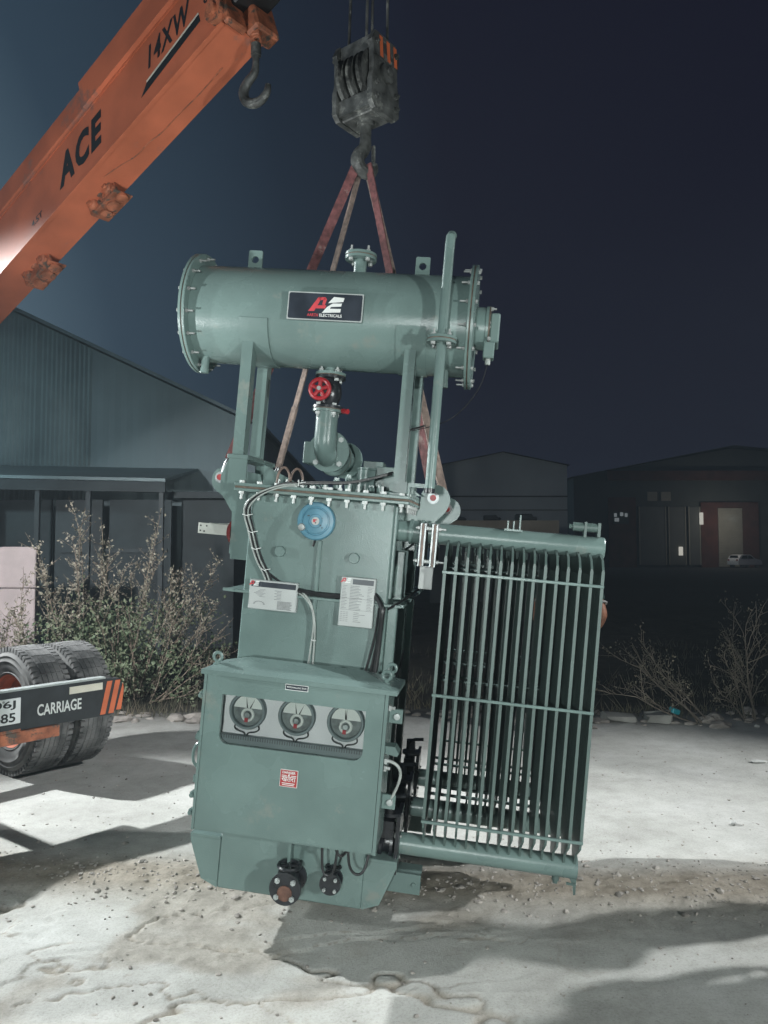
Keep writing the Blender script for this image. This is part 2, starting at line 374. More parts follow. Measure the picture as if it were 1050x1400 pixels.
# ------------------------------------------------------------------ ground
def ground():
    xs = np.concatenate([np.linspace(-60, -8, 14)[:-1], np.linspace(-8, -2.3, 70)[:-1], np.arange(-2.3, 2.3, .0125), np.linspace(2.3, 8, 70), np.linspace(8, 60, 14)[1:]])
    ys = [1.2]; st = .012
    while ys[-1] < 140:
        y = ys[-1]; ys.append(y+(.012 if y < 4.3 else .012+(y-4.3)*.03))
    ys = np.concatenate([np.linspace(-6, 1.2, 40)[:-1], ys])
    X, Y = np.meshgrid(xs, ys); Z, S, F = ground_fn(X, Y)
    Z = np.where(Y > 40, 0, Z)
    nx, ny = len(xs), len(ys); V = np.stack([X.ravel(), Y.ravel(), Z.ravel()], 1)
    i = np.arange(nx-1)[None, :]+np.arange(ny-1)[:, None]*nx; i = i.ravel()
    Fc = np.stack([i, i+1, i+1+nx, i+nx], 1)
    me = bpy.data.meshes.new('ground'); me.vertices.add(len(V)); me.vertices.foreach_set('co', V.ravel())
    me.loops.add(Fc.size); me.loops.foreach_set('vertex_index', Fc.ravel()); me.polygons.add(len(Fc))
    me.polygons.foreach_set('loop_start', np.arange(0, Fc.size, 4)); me.polygons.foreach_set('loop_total', np.full(len(Fc), 4)); me.update()
    for nm, A in (('soil', S), ('far', F)):
        at = me.attributes.new(nm, 'FLOAT', 'POINT'); at.data.foreach_set('value', A.ravel().astype(np.float32))
    m = bpy.data.materials.new('ground_concrete_and_dirt'); m.use_nodes = True; t = m.node_tree; b = t.nodes['Principled BSDF']; b.inputs['Roughness'].default_value = .92; b.inputs['Specular IOR Level'].default_value = .25
    def nd(k, **kw):
        n = t.nodes.new(k)
        for a, c in kw.items(): setattr(n, a, c)
        return n
    co = nd('ShaderNodeTexCoord')
    def noise(s, d=6, r=.6):
        n = nd('ShaderNodeTexNoise'); n.inputs['Scale'].default_value = s; n.inputs['Detail'].default_value = d; n.inputs['Roughness'].default_value = r
        t.links.new(co.outputs['Object'], n.inputs['Vector']); return n
    def ramp(src, *st):
        r = nd('ShaderNodeValToRGB'); el = r.color_ramp.elements
        while len(el) < len(st): el.new(.5)
        for q, (p, c) in zip(el, st): q.position = p; q.color = (*c, 1)
        t.links.new(src, r.inputs['Fac']); return r
    def mix(fac, a, c, bl='MIX'):
        x = nd('ShaderNodeMixRGB', blend_type=bl)
        for k, s_ in ((0, fac), (1, a), (2, c)):
            if isinstance(s_, (int, float)): x.inputs[k].default_value = s_
            elif isinstance(s_, tuple): x.inputs[k].default_value = (*s_, 1)
            else: t.links.new(s_, x.inputs[k])
        return x.outputs[0]
    n1, n2, n3 = noise(1.1), noise(7, 8, .7), noise(95, 6, .75)
    conc = ramp(n1.outputs['Fac'], (.3, (.33, .33, .31)), (.47, (.43, .435, .41)), (.56, (.47, .475, .452)), (.7, (.54, .55, .53)))
    conc2 = mix(.5, conc.outputs[0], ramp(n2.outputs['Fac'], (.25, (.5, .49, .47)), (.55, (.9, .9, .89)), (.75, (1, 1, 1))).outputs[0], 'MULTIPLY')
    soil = ramp(n2.outputs['Fac'], (.3, (.15, .13, .10)), (.55, (.27, .243, .20)), (.75, (.38, .35, .30)))
    sa = nd('ShaderNodeAttribute', attribute_name='soil'); fa = nd('ShaderNodeAttribute', attribute_name='far')
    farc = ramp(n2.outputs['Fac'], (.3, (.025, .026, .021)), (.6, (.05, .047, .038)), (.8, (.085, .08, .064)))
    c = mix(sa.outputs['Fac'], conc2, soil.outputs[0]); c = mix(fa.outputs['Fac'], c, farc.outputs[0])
    c = mix(.55, c, ramp(n3.outputs['Fac'], (.30, (.42, .40, .37)), (.47, (.88, .87, .85)), (.6, (1, 1, 1))).outputs[0], 'MULTIPLY')
    t.links.new(c, b.inputs['Base Color'])
    bp = nd('ShaderNodeBump'); bp.inputs['Strength'].default_value = .40; bp.inputs['Distance'].default_value = .010
    mm = nd('ShaderNodeMath', operation='ADD'); t.links.new(n2.outputs['Fac'], mm.inputs[0]); t.links.new(n3.outputs['Fac'], mm.inputs[1])
    t.links.new(mm.outputs[0], bp.inputs['Height']); t.links.new(bp.outputs['Normal'], b.inputs['Normal'])
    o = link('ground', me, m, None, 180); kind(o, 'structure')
ground()

# loose rubble along the berm and over the slab (uncountable)
def rubble():
    b = B(); base = bmesh.new(); bmesh.ops.create_icosphere(base, subdivisions=1, radius=1)
    bv = np.array([v.co[:] for v in base.verts]); bf = np.array([[v.index for v in f.verts] for f in base.faces]); base.free(); b.bm.free()
    V = []; F = []; k = 0
    for i in range(2300):
        if i < 1300:
            x = random.uniform(-2.6, 2.6); y = 3.80-.055*x+random.gauss(0, .17); s = random.choice((.003, .004, .005, .007, .009, .016 if random.random() < .2 else .005))
        else:
            x = random.uniform(-2.4, 3.4); y = random.uniform(2.5, 6.5); s = random.choice((.003, .004, .005, .008))
        p = bv*(1+rng.uniform(-.35, .35, (len(bv), 1)))*s*np.array([random.uniform(.8, 1.5), random.uniform(.8, 1.5), random.uniform(.45, .9)])
        a = random.uniform(0, 6.3); rot = np.array([[math.cos(a), -math.sin(a), 0], [math.sin(a), math.cos(a), 0], [0, 0, 1]])
        V.append(p@rot.T+[x, y, 0]); F.append(bf+k); k += len(bv)
    V = np.concatenate(V); F = np.concatenate(F)
    n = len(bv); cx = V.reshape(-1, n, 3).mean(1); z = ground_fn(cx[:, 0], cx[:, 1])[0]
    V = V.reshape(-1, n, 3); V[:, :, 2] += z[:, None]+.001
    kind(pyd('rubble', V.reshape(-1, 3), F, 'stone'), 'stuff')
rubble()

# ------------------------------------------------------------------ power transformer hanging a little askew; local x right along its front, y into the picture, z up
TM = Matrix(((.98739119, .13249866, .08661842, -.4081238), (-.12971216, .99085857, -.03706817, 3.32969966), (-.09073809, .02536532, .99555171, .14405118), (0, 0, 0, 1)))
def T(p): return TM @ Vector(p)
TR = thing('power_transformer', 'grey-green oil-filled power transformer hanging tilted from the crane slings', 'transformer', mw=TM)
BOLTS = {}
def bolt_on(parent, p, axis, r=.011, h=.010, stud=0, back=0, m='zinc', name='bolt'):
    key = (r, h, stud, back, m)
    if key not in BOLTS:
        o = B().bolt((0, 0, 0), (0, 0, 1), r, h, stud, back).obj(name, m, parent, 25); BOLTS[key] = o
    else:
        o = BOLTS[key].copy(); COL.objects.link(o); o.parent = parent; o.name = name
    o.matrix_local = Matrix.Translation(p) @ Vector(axis).to_track_quat('Z', 'Y').to_matrix().to_4x4()
    return o
def tank():
    t = B().box(-.314, .314, 0, 1.10, 0, 1.70, .006).obj('tank', 'paint', TR)
    b = B().box(-.002, .017, -.020, 0, .98, 1.52, .004); b.obj('stiffener', 'paint', t)
    b = B().box(-.345, .372, -.026, -.0005, 1.268, 1.280, .002)
    b.box(.3145, .385, 0, 1.10, 1.268, 1.280).box(-.385, -.3145, 0, 1.10, 1.268, 1.280)
    b.plate([(-.3455, -.026), (-.3455, 0), (-.40, 0), (-.40, -.012)], [], 'z', 1.268, .012)
    b.obj('stiffener_band', 'paint', t)
    for y0, y1, z0, z1 in ((.03, .07, .05, 1.265), (.16, .30, 1.285, 1.50), (.40, .46, .05, 1.262), (.80, .86, .05, 1.262), (.62, .74, 1.285, 1.62)):
        B().box(.3145, .356, y0, y1, z0, z1, .004).obj('side_stiffener', 'paint', t)
    B().box(.3145, .327, -.0, .02, 1.30, 1.69, .003).obj('corner_bar', 'paint', t)
    # rim, gasket and cover
    B().box(-.375, .377, -.058, 1.16, 1.7005, 1.713, .002).obj('tank_rim', 'paint', TR)
    B().box(-.372, .374, -.055, 1.157, 1.7135, 1.722).obj('gasket', 'gasket', TR)
    c = B().box(-.375, .377, -.058, 1.16, 1.7225, 1.736, .002).obj('tank_cover', 'paint', TR)
    for i in range(10):
        bolt_on(c, (-.345+.0765*i, -.044, 1.7005), (0, 0, -1), .0125, .012, .022)
        bolt_on(c, (-.345+.0765*i, -.044, 1.7362), (0, 0, 1), .0125, .010)
    for i in range(13):
        bolt_on(c, (.363, .02+.088*i, 1.7005), (0, 0, -1), .0125, .012, .022)
        bolt_on(c, (.363, .02+.088*i, 1.7362), (0, 0, 1), .0125, .010)
    for x in (-.162, .16):
        B().lathe([(0, -.024), (.021, -.024), (.023, -.020), (.023, 0)], (x, 0, 1.4575), (0, 1, 0), 20).obj('plug', 'paint', t)
    # jacking feet and the skid channel
    for s in (-1, 1):
        b = B(); xa, xb, xc = (s*.3145, s*.449, s*.388)
        b.plate([(xa, .0), (xa, .205), (xb, .205), (xb, .19), (xc, .03)], [], 'y', .002, .014)
        b.plate([(xa, .0), (xa, .205), (xb, .205), (xb, .19), (xc, .03)], [], 'y', .24, .014)
        b.box(min(xa, xb), max(xa, xb), -.004, .262, .2055, .219, .002)
        b.obj('jacking_pad', 'paint', TR)
    for y in (.20, .90):
        b = B().plate([(y, .002), (y+.11, .002), (y+.11, .012), (y+.010, .012), (y+.010, .078), (y+.11, .078), (y+.11, .088), (y, .088)], [], 'x', .3146, .228)
        b.bolt((.515, y, .045), (0, -1, 0), .009, .008); b.obj('skid_channel', 'paint', TR)
tank()

def conservator():
    cy, cz, r = .25, 2.525, .2234
    c = B().lathe([(r, 0), (r, 1.235)], (-.69, cy, cz), (1, 0, 0), 72).obj('conservator', 'paint', TR, 60)
    for x, s in ((-.69, -1), (.545, 1)):
        f = B().lathe([(r+.0006, 0), (.272, 0), (.274, .003), (.274, .011), (r*.9, .011)], (x, cy, cz), (s, 0, 0), 64).obj('end_flange', 'paint', c)
        B().lathe([(.270, .0115), (.270, .017)], (x, cy, cz), (s, 0, 0), 64).obj('end_gasket', 'gasket', c)
        B().lathe([(.15, .0175), (.274, .0175), (.274, .028), (.262, .030), (0, .030)], (x, cy, cz), (s, 0, 0), 64).obj('end_cover', 'gasket' if 0 else 'paint', c)
        for k in range(16):
            a = 2*PI*(k+.5)/16; p = (x+s*.031, cy+.252*math.cos(a), cz+.252*math.sin(a))
            bolt_on(c, p, (s, 0, 0), .0085, .009)
            bolt_on(c, (x-s*.001, p[1], p[2]), (-s, 0, 0), .0085, .009, .026)
    for x in (-.475, .314):
        b = B().plate(rrect(x-.033, x+.033, 2.735, 2.838, .006, 2), [circ(x, 2.795, .017)], 'y', cy-.007, .014); b.obj('lifting_lug', 'paint', c)
    b = B().cyl((.025, cy, 2.735), (.025, cy, 2.812), .029, n=20).lathe([(.029, 0), (.073, 0), (.073, .012), (.0, .012)], (.025, cy, 2.812), (0, 0, 1), 28)
    b.lathe([(0, .017), (.073, .017), (.073, .029), (0, .029)], (.025, cy, 2.812), (0, 0, 1), 28); b.obj('filler_pipe', 'paint', c)
    B().lathe([(.070, 0), (.070, .005)], (.025, cy, 2.824), (0, 0, 1), 28).obj('filler_gasket', 'gasket', c)
    for k in range(4):
        a = PI/4+k*PI/2; p = (.025+.055*math.cos(a), cy+.055*math.sin(a))
        bolt_on(c, (*p, 2.841), (0, 0, 1), .0105, .010, .018); bolt_on(c, (*p, 2.812), (0, 0, -1), .0105, .012)
    for x in (-.652, .458):
        B().cyl((x, cy-.06, 2.26), (x, cy-.06, 2.32), .018, n=14).cyl((x, cy-.06, 2.238), (x, cy-.06, 2.26), .020, n=14).obj('drain_nipple', 'paint', c)
    for x in (-.40, .30):   # saddle pads where the posts meet the drum
        b = B(); V = []
        for k in range(9):
            a = R(195+k*11); V.append((cy+(r+.006)*math.cos(a), cz+(r+.006)*math.sin(a)))
        W_ = [(cy+(r-.004)*math.cos(R(195+k*11)), cz+(r-.004)*math.sin(R(195+k*11))) for k in range(9)][::-1]
        b.plate(V+W_, [], 'x', x-.055, .13); b.obj('saddle_pad', 'paint', c)
    # oil level gauge on the right end
    g = B().lathe([(.095, 0), (.095, .045), (.10, .046), (.10, .058), (0, .058)], (.5755, cy, 2.525), (1, 0, 0), 32).obj('oil_level_gauge', 'paint', TR)
    B().lathe([(.099, 0), (.099, .006), (0, .006)], (.6340, cy, 2.525), (1, 0, 0), 32).obj('gauge_gasket', 'gasket', g)
    B().box(.641, .683, cy-.075, cy+.075, 2.45, 2.58, .006).box(.620, .668, cy-.10, cy-.03, 2.375, 2.445, .004).obj('gauge_body', 'paint', g)
    B().cyl((.643, cy-.065, 2.375), (.643, cy-.065, 2.350), .012, n=10).obj('cable_gland', 'greycable', g)
    for y, z in ((cy-.06, 2.60), (cy+.06, 2.60), (cy-.055, 2.535), (cy-.055, 2.515), (cy-.055, 2.462), (cy-.075, 2.462)):
        bolt_on(g, (.640, y, z), (1, 0, 0) if z > 2.59 else (0, -1, 0), .009, .012, .012)
    B().tube([(.643, cy-.065, 2.35), (.625, cy-.06, 2.26), (.572, cy-.05, 2.171), (.496, cy, 2.103), (.40, cy, 2.066), (.33, cy, 2.045)], .0022, 5, 2).obj('gauge_lead', 'cable', TR)
    B().tube([(.40, cy-.13, 2.055), (.33, cy-.14, 2.03), (.305, cy-.08, 2.02)], .005, 6, 1).obj('gauge_lead', 'cable', TR)
    # posts
    def post(x0, x1, y, z0, z1, s):
        w = x1-x0; b = B()
        b.plate([(x0, y), (x1, y), (x1, y+.065), (x1-.010, y+.065), (x1-.010, y+.008), (x0+.010, y+.008), (x0+.010, y+.065), (x0, y+.065)], [], 'z', z0, z1-z0)
        return b.obj('support_post', 'paint', TR)
    post(-.445, -.395, .08, 1.866, 2.42, 1); post(-.456, -.405, .36, 1.866, 2.42, 1)
    post(.285, .335, .08, 1.80, 2.42, 1); post(.296, .346, .36, 1.80, 2.42, 1)
    B().box(-.46, -.365, .06, .50, 1.845, 1.865, .003).plate([(-.455, 1.7365), (-.372, 1.7365), (-.372, 1.845), (-.455, 1.845)], [], 'y', .075, .012)\
       .plate([(-.372, 1.845), (-.372, 1.74), (-.19, 1.74), (-.19, 1.765)], [], 'y', .34, .012).box(-.372, -.19, .34, .50, 1.7365, 1.748).plate([(-.455, 1.7365), (-.372, 1.7365), (-.372, 1.845), (-.455, 1.845)], [], 'y', .47, .012).obj('post_bracket', 'paint', TR)
    B().box(.255, .375, .05, .50, 1.7365, 1.752, .003).box(.286, .346, .078, .165, 1.752, 1.7995).box(.291, .351, .388, .475, 1.752, 1.7995).plate([(.347, 1.79), (.40, 1.75), (.347, 1.7525)], [], 'y', .20, .01).obj('post_bracket', 'paint', TR)
conservator()

def pipework():
    x, y = -.068, .25
    def fl(z, x=x, y=y, r=.068, h=.014):
        return B().lathe([(0, 0), (r, 0), (r, h), (0, h)], (x, y, z), (0, 0, 1), 28)
    p = B().cyl((x, y, 2.285), (x, y, 2.32), .036, n=20).lathe([(0, 0), (.07, 0), (.07, .012), (0, .012)], (x, y, 2.272), (0, 0, 1), 28).obj('conservator_outlet', 'paint', TR)
    v = B().lathe([(0, 0), (.07, 0), (.07, .012), (.04, .014), (.055, .05), (.058, .075), (.055, .10), (.04, .136), (.07, .138), (.07, .150), (0, .150)], (x, y, 2.118), (0, 0, 1), 28)
    v.cyl((x-.015, y-.05, 2.19), (x-.015, y-.115, 2.19), .02, n=12).obj('gate_valve', 'black_iron', TR)
    vv = bpy.data.objects['gate_valve']
    hb = B(); c = (x-.017, y-.125, 2.188)
    hb.torus(c, (0, 1, 0), .043, .010, 24, 8)
    for k in range(5):
        a = 2*PI*k/5+.3; hb.cyl(c, (c[0]+.043*math.cos(a), c[1], c[2]+.043*math.sin(a)), .0095, n=8)
    hb.cyl((c[0], c[1]+.01, c[2]), (c[0], c[1]-.012, c[2]), .017, n=12).obj('handwheel', 'red', vv)
    bolt_on(vv, (c[0], c[1]-.0125, c[2]), (0, -1, 0), .010, .010)
    B().cyl((x+.072, y-.01, 2.112), (x+.10, y-.03, 2.108), .012, n=8).obj('red_cap', 'red', vv)
    for z in (2.2685, 2.1145):
        B().lathe([(.066, 0), (.066, .0035)], (x, y, z), (0, 0, 1), 28).obj('gasket', 'gasket', vv)
    for k in range(4):
        a = PI/4+k*PI/2; q = (x+.053*math.cos(a), y+.053*math.sin(a))
        bolt_on(vv, (*q, 2.284), (0, 0, 1), .0115, .012, .012); bolt_on(vv, (*q, 2.255), (0, 0, -1), .0115, .011)
        bolt_on(vv, (*q, 2.132), (0, 0, 1), .0115, .010); bolt_on(vv, (*q, 2.101), (0, 0, -1), .0115, .013, .010)
    e_ = B().lathe([(0, 0), (.068, 0), (.068, .012), (0, .012)], (x, y, 2.102), (0, 0, 1), 28)
    path = [(x, y, 2.102), (x, y, 2.0), (x, y+.003, 1.955), (x, y+.02, 1.925), (x, y+.055, 1.908), (x, y+.10, 1.905)]
    e_.tube(path, .051, 20, 1).obj('pipe_elbow', 'paint', TR)
    f = B().lathe([(.040, 0), (.098, 0), (.098, .016), (.03, .016)], (x+.008, y+.060, 1.93), (.05, 1, .06), 30).obj('elbow_flange', 'paint', TR)
    for k in range(4):
        a = PI/4+k*PI/2; bolt_on(f, (x+.008+.080*math.cos(a), y+.059, 1.93+.080*math.sin(a)), (0, -1, 0), .013, .010, m='offwhite')
    rl = B().lathe([(.088, 0), (.088, .014), (.055, .016), (.055, .12), (.088, .122), (.088, .136), (0, .136)], (x+.03, y+.095, 1.905), (.25, 1, 0), 28)
    rl.box(x-.125, x-.03, y+.11, y+.25, 1.87, 1.975, .004).obj('gas_relay', 'paint', TR)
    B().lathe([(.087, 0), (.087, .004)], (x+.03, y+.0905, 1.905), (.25, 1, 0), 28).obj('relay_gasket', 'gasket', bpy.data.objects['gas_relay'])
    B().tube([(x+.06, y+.24, 1.905), (x+.08, y+.32, 1.90), (x+.085, y+.36, 1.85), (x+.085, y+.36, 1.7362)], .04, 16, 1).lathe([(.04, 0), (.085, 0), (.085, .014), (.04, .014)], (x+.085, y+.36, 1.7364), (0, 0, 1), 28).obj('relay_pipe', 'paint', TR)
    # fittings standing on the cover
    th = B().lathe([(.05, 0), (.05, .012), (.042, .014), (.042, .115), (.045, .117), (.045, .125), (0, .125)], (.135, .27, 1.7365), (0, 0, 1), 24).box(.175, .295, .28, .36, 1.765, 1.875, .004).box(.105, .20, .33, .42, 1.74, 1.90, .003)
    th.obj('oil_thermometer_pocket', 'paint', TR); tp = bpy.data.objects['oil_thermometer_pocket']
    for k in range(4):
        a = k*PI/2+.4; bolt_on(tp, (.135+.062*math.cos(a), .27+.062*math.sin(a), 1.7365), (0, 0, 1), .010, .012, .02)
    for X, Y_, hh in ((.03, .12, .05), (.075, .16, .07), (.185, .13, .028), (-.02, .10, .03), (.225, .12, .03)):
        B().cyl((X, Y_, 1.7364), (X, Y_, 1.7364+hh), .016, n=12).cyl((X, Y_, 1.7364+hh), (X, Y_, 1.7364+hh+.012), .012, n=6).obj('cover_fitting', 'paint', TR)
    for X, Y_ in ((-.11, .06), (-.06, .07), (-.005, .05), (.06, .06), (.14, .05), (.245, .06), (-.23, .12), (-.19, .10), (.10, .05)):
        bolt_on(bpy.data.objects['tank_cover'], (X, Y_, 1.7362), (0, 0, 1), .011, .014, .022)
    for X, Y_, r_ in ((-.215, .13, .028), (-.165, .17, .028)):
        b = B().tube([(X-r_, Y_, 1.7365), (X-r_, Y_, 1.80), (X, Y_, 1.835), (X+r_, Y_, 1.80), (X+r_, Y_, 1.7365)], .006, 8, 2); b.obj('cover_handle', 'copper', TR)
    for X in (-.115, -.055):
        B().torus((X, .07, 1.7365), (0, 1, 0), .022, .006, 12, 6, 0, PI).obj('cover_handle', 'paint', TR)
    # vent pipe
    b = B().tube([(.455, -.05, 1.765), (.452, -.05, 2.39), (.4525, -.05, 2.79), (.4535, -.048, 2.822), (.456, -.03, 2.835)], .0205, 18)
    b.lathe([(.02, 0), (.062, 0), (.062, .011), (.02, .011)], (.452, -.05, 2.376), (0, 0, 1), 26).lathe([(.02, 0), (.062, 0), (.062, .011), (.02, .011)], (.452, -.05, 2.392), (0, 0, 1), 26)
    vp = b.obj('vent_pipe', 'paint', TR)
    B().lathe([(.060, 0), (.060, .0045)], (.452, -.05, 2.3872), (0, 0, 1), 26).obj('gasket', 'gasket', vp)
    B().cyl((.455, -.05, 1.755), (.455, -.05, 1.775), .022, n=14).obj('pipe_end_seal', 'black_iron', vp)
    for k in range(4):
        a = PI/4+k*PI/2; q = (.452+.045*math.cos(a), -.05+.045*math.sin(a))
        bolt_on(vp, (*q, 2.4035), (0, 0, 1), .010, .010, .016); bolt_on(vp, (*q, 2.3755), (0, 0, -1), .010, .011)
    B().box(.370, .462, -.036, -.030, 1.775, 1.792).box(.364, .370, -.036, .06, 1.7365, 1.792).obj('pipe_clamp', 'paint', TR)
    # lifting lugs
    def lug(name, loop, hole, y):
        o = B().plate(loop, [circ(*hole, .022, 14)], 'y', y, .020).obj(name, 'paint', TR); return o
    a = [(.3146, 1.50), (.345, 1.52), (.50, 1.69)]+[(.448+.072*math.cos(R(t)), 1.748+.072*math.sin(R(t))) for t in range(-20, 161, 20)]+[(.3795, 1.735), (.3795, 1.697), (.3146, 1.697)]
    lug('lifting_lug_plate', a, (.440, 1.755), .42)
    a2 = [(.3146, 1.50), (.345, 1.52), (.545, 1.67)]+[(.493+.066*math.cos(R(t)), 1.713+.066*math.sin(R(t))) for t in range(-20, 161, 20)]+[(.3795, 1.735), (.3795, 1.697), (.3146, 1.697)]
    lug('lifting_lug_plate', a2, (.490, 1.718), .78)
    b_ = [(-.3146, 1.40), (-.3146, 1.697), (-.38, 1.697), (-.38, 1.86), (-.455, 1.86), (-.492, 1.767), (-.489, 1.695), (-.426, 1.608), (-.416, 1.40)]
    B().plate(b_, [], 'y', .09, .018).obj('side_gusset', 'paint', TR)
    l1 = [(-.3146, 1.52), (-.38, 1.53)]+[(-.575+.066*math.cos(R(t)), 1.758+.066*math.sin(R(t))) for t in range(250, 80, -20)]+[(-.40, 1.80), (-.3795, 1.735), (-.3795, 1.697), (-.3146, 1.697)]
    lug('lifting_lug_plate', l1, (-.590, 1.770), .38)
    l2 = [(-.3146, 1.52), (-.33, 1.53), (-.50, 1.72), (-.505, 1.80), (-.40, 1.80), (-.3795, 1.735), (-.3795, 1.697), (-.3146, 1.697)]
    lug('lifting_lug_plate', l2, (-.45, 1.765), .78)
    # low-voltage terminal box with the bar sticking out at the left
    B().box(-.432, -.3146, .115, .62, 1.42, 1.62, .004).obj('terminal_box', 'paint', TR)
    for y in (.13, .26, .39, .52):
        B().lathe([(.0, 0), (.052, 0), (.052, .012), (.036, .014), (.036, .022), (0, .022)], (-.4325, y+.03, 1.518), (-1, 0, 0), 20).obj('bar_seal', 'insul', TR)
        bb = B().box(-.60, -.4548, y+.024, y+.036, 1.499, 1.548, .002)
        bb = bb.obj('busbar', 'busbar', TR)
        q = B()
        for i, (hx, hz) in enumerate(((-.588, 1.535), (-.588, 1.512), (-.56, 1.535), (-.57, 1.51))): q.cyl((hx, y+.0235, hz), (hx, y+.0225, hz), .004, n=8)
        q.obj('bolt_hole', 'black', bb)
pipework()

def relief_gauge():
    c = (-.014, 0, 1.600)
    g = B().lathe([(.079, 0), (.081, .006), (.081, .030), (.076, .036), (.062, .037), (.059, .034), (.055, .0345), (.053, .039), (.030, .041), (.028, .038), (0, .038)], c, (0, -1, 0), 48).obj('pressure_relief_valve', 'blue', TR)
    B().lathe([(.0165, .0), (.0165, .004), (0, .004)], (c[0], -.038, c[2]), (0, -1, 0), 20).obj('centre_disc', 'white', g)
    B().box(-.024, -.014, -.0435, -.0425, 1.595, 1.608).box(-.0235, -.008, -.0435, -.0425, 1.603, 1.608).obj('pointer_mark', 'logored', g)
    B().cyl((-.013, -.0425, 1.5925), (-.013, -.0435, 1.5925), .003, n=8).obj('centre_mark', 'black', g)
    B().box(-.050, -.040, -.0416, -.0408, 1.618, 1.623).box(.006, .012, -.0416, -.0408, 1.580, 1.586).box(.014, .019, -.0416, -.0408, 1.571, 1.577).box(.012, .016, -.0416, -.0408, 1.612, 1.616).obj('dial_mark', 'navy', g)
    B().lathe([(0, .012), (.013, .010), (.017, 0), (.014, -.012), (0, -.014)], (-.072, -.036, 1.570), (0, -1, 0), 16).obj('lever_knob', 'zinc', g)
    B().tube([(-.014, -.02, 1.522), (-.018, -.014, 1.505), (-.022, -.012, 1.492)], .005, 6, 1).obj('gauge_tail', 'cable', g)
relief_gauge()

def uvz(pts, o, ex, ey, to):
    out = []
    for (px, py) in pts:
        dx, dy = px-o[0], py-o[1]; det = ex[0]*ey[1]-ex[1]*ey[0]
        u = (dx*ey[1]-dy*ey[0])/det; v = (ex[0]*dy-ex[1]*dx)/det
        out.append(to(u, v))
    return out
AE_A = [[(340, 280), (455, 135), (490, 137), (458, 200), (440, 225), (405, 282)], [(455, 135), (535, 138), (530, 168), (470, 168)], [(512, 150), (535, 138), (546, 165), (524, 222), (495, 216)], [(440, 222), (540, 224), (527, 258), (420, 254)]]
AE_E = [[(625, 138), (740, 153), (726, 195), (560, 202)], [(545, 245), (612, 207), (712, 211), (702, 243)], [(490, 305), (548, 243), (590, 244), (580, 263), (700, 269), (692, 306)]]
def logo(parent, x0, x1, z1, z0, y):
    to = lambda u, v: (x0+u*(x1-x0), y, z1+v*(z0-z1))
    for nm, ps, m in (('logo_letter', AE_A, 'logored'), ('logo_letter', AE_E, 'logowhite')):
        quads(nm, [uvz(p, (125, 58), (827, 60), (-27, 300), to)[::-1] for p in ps], m, parent)
def plates():
    # brand plate on the conservator
    x0, x1, z0, z1, y = -.228, .1025, 2.458, 2.579, -.006
    p = B().plate(rrect(x0, x1, z0, z1, .004, 2), [], 'y', y, .004).box(x0+.03, x0+.05, y+.004, .032, 2.50, 2.54).box(x1-.05, x1-.03, y+.004, .032, 2.50, 2.54).obj('brand_plate', 'offwhite', TR, label='dark brand plate with red and white AE logo')
    B().plate(rrect(x0+.005, x1-.005, z0+.005, z1-.005, .007, 3), [], 'y', y-.0012, .0008).obj('plate_face', 'navy', p)
    logo(p, x0, x1, z1, z0, y-.002)
    text('lettering', 'AARTH', 'logored', p, (-.138, y-.002, 2.474), (1, 0, 0), (0, 0, 1), .048, .013, .0004, .02)
    text('lettering', 'ELECTRICALS', 'logowhite', p, (-.084, y-.002, 2.474), (1, 0, 0), (0, 0, 1), .098, .013, .0004, .02)
    # diagram plate and rating plate
    def rplate(x0, x1, z0, z1, y, rows, lab, head):
        p = B().box(x0, x1, y, y+.028, z0, z1, .003).obj('rating_plate', 'offwhite', TR, label=lab)
        B().box(x0+.005, x1-.005, y-.001, y-.0002, z0+.005, z1-.005).obj('plate_face', 'white', p)
        hz = z1-.008; B().box(x0+.05, x1-.008, y-.002, y-.0012, hz-.022, hz).obj('plate_header', 'ink' if not head else 'navy', p)
        if head: B().box(x0+.008, x0+.0495, y-.002, y-.0012, hz-.022, hz).obj('plate_header', 'navy', p)
        logo(p, x0-.030, x0+.068, hz+.009, hz-.030, y-.0026)
        quads('fine_print', [[(a, y-.0018, c-.0012*k), (b, y-.0018, c-.0012*k), (b, y-.0018, c+.0012*k), (a, y-.0018, c+.0012*k)] for a, b, c, k in rows], 'lightink', p)
        return p
    rows = []
    for i in range(17):
        z = 1.342-.0062*i
        rows.append((.124, .124+random.uniform(.012, .024), z, .8)); rows.append((.158, .158+random.uniform(.03, .062), z, 1)); rows.append((.232, .232+random.uniform(.008, .024), z, .8))
    rows += [(.121, .260, 1.2905, .6), (.121, .260, 1.243, .5)]
    for i in range(6):
        z = 1.232-.0075*i; rows += [(.124+.012*k, .133+.012*k, z, .8) for k in range(3)]; rows.append((.18, .18+random.uniform(.02, .05), z, .9))
    rplate(.1165, .2635, 1.172, 1.380, -.030, rows, 'tall white rating plate covered in rows of fine print', 0)
    rows = []
    for i in range(7): rows += [(-.165+.01*(i % 2), -.135, 1.290-.006*i, 1), (-.255+.008*abs(3-i), -.205-.006*(i % 3), 1.29-.005*i, .8)]
    for i in range(8): rows += [(-.150, -.085+random.uniform(-.01, 0), 1.246-.0045*i, 1.4)]
    for k in range(9):
        a = PI*k/8; rows.append((-.229+.022*math.cos(a)-.004, -.229+.022*math.cos(a)+.004, 1.228+.012*math.sin(a), 1.3))
    rplate(-.2775, -.0665, 1.205, 1.331, -.030, rows, 'wide white diagram plate with a dark header strip', 1)
plates()

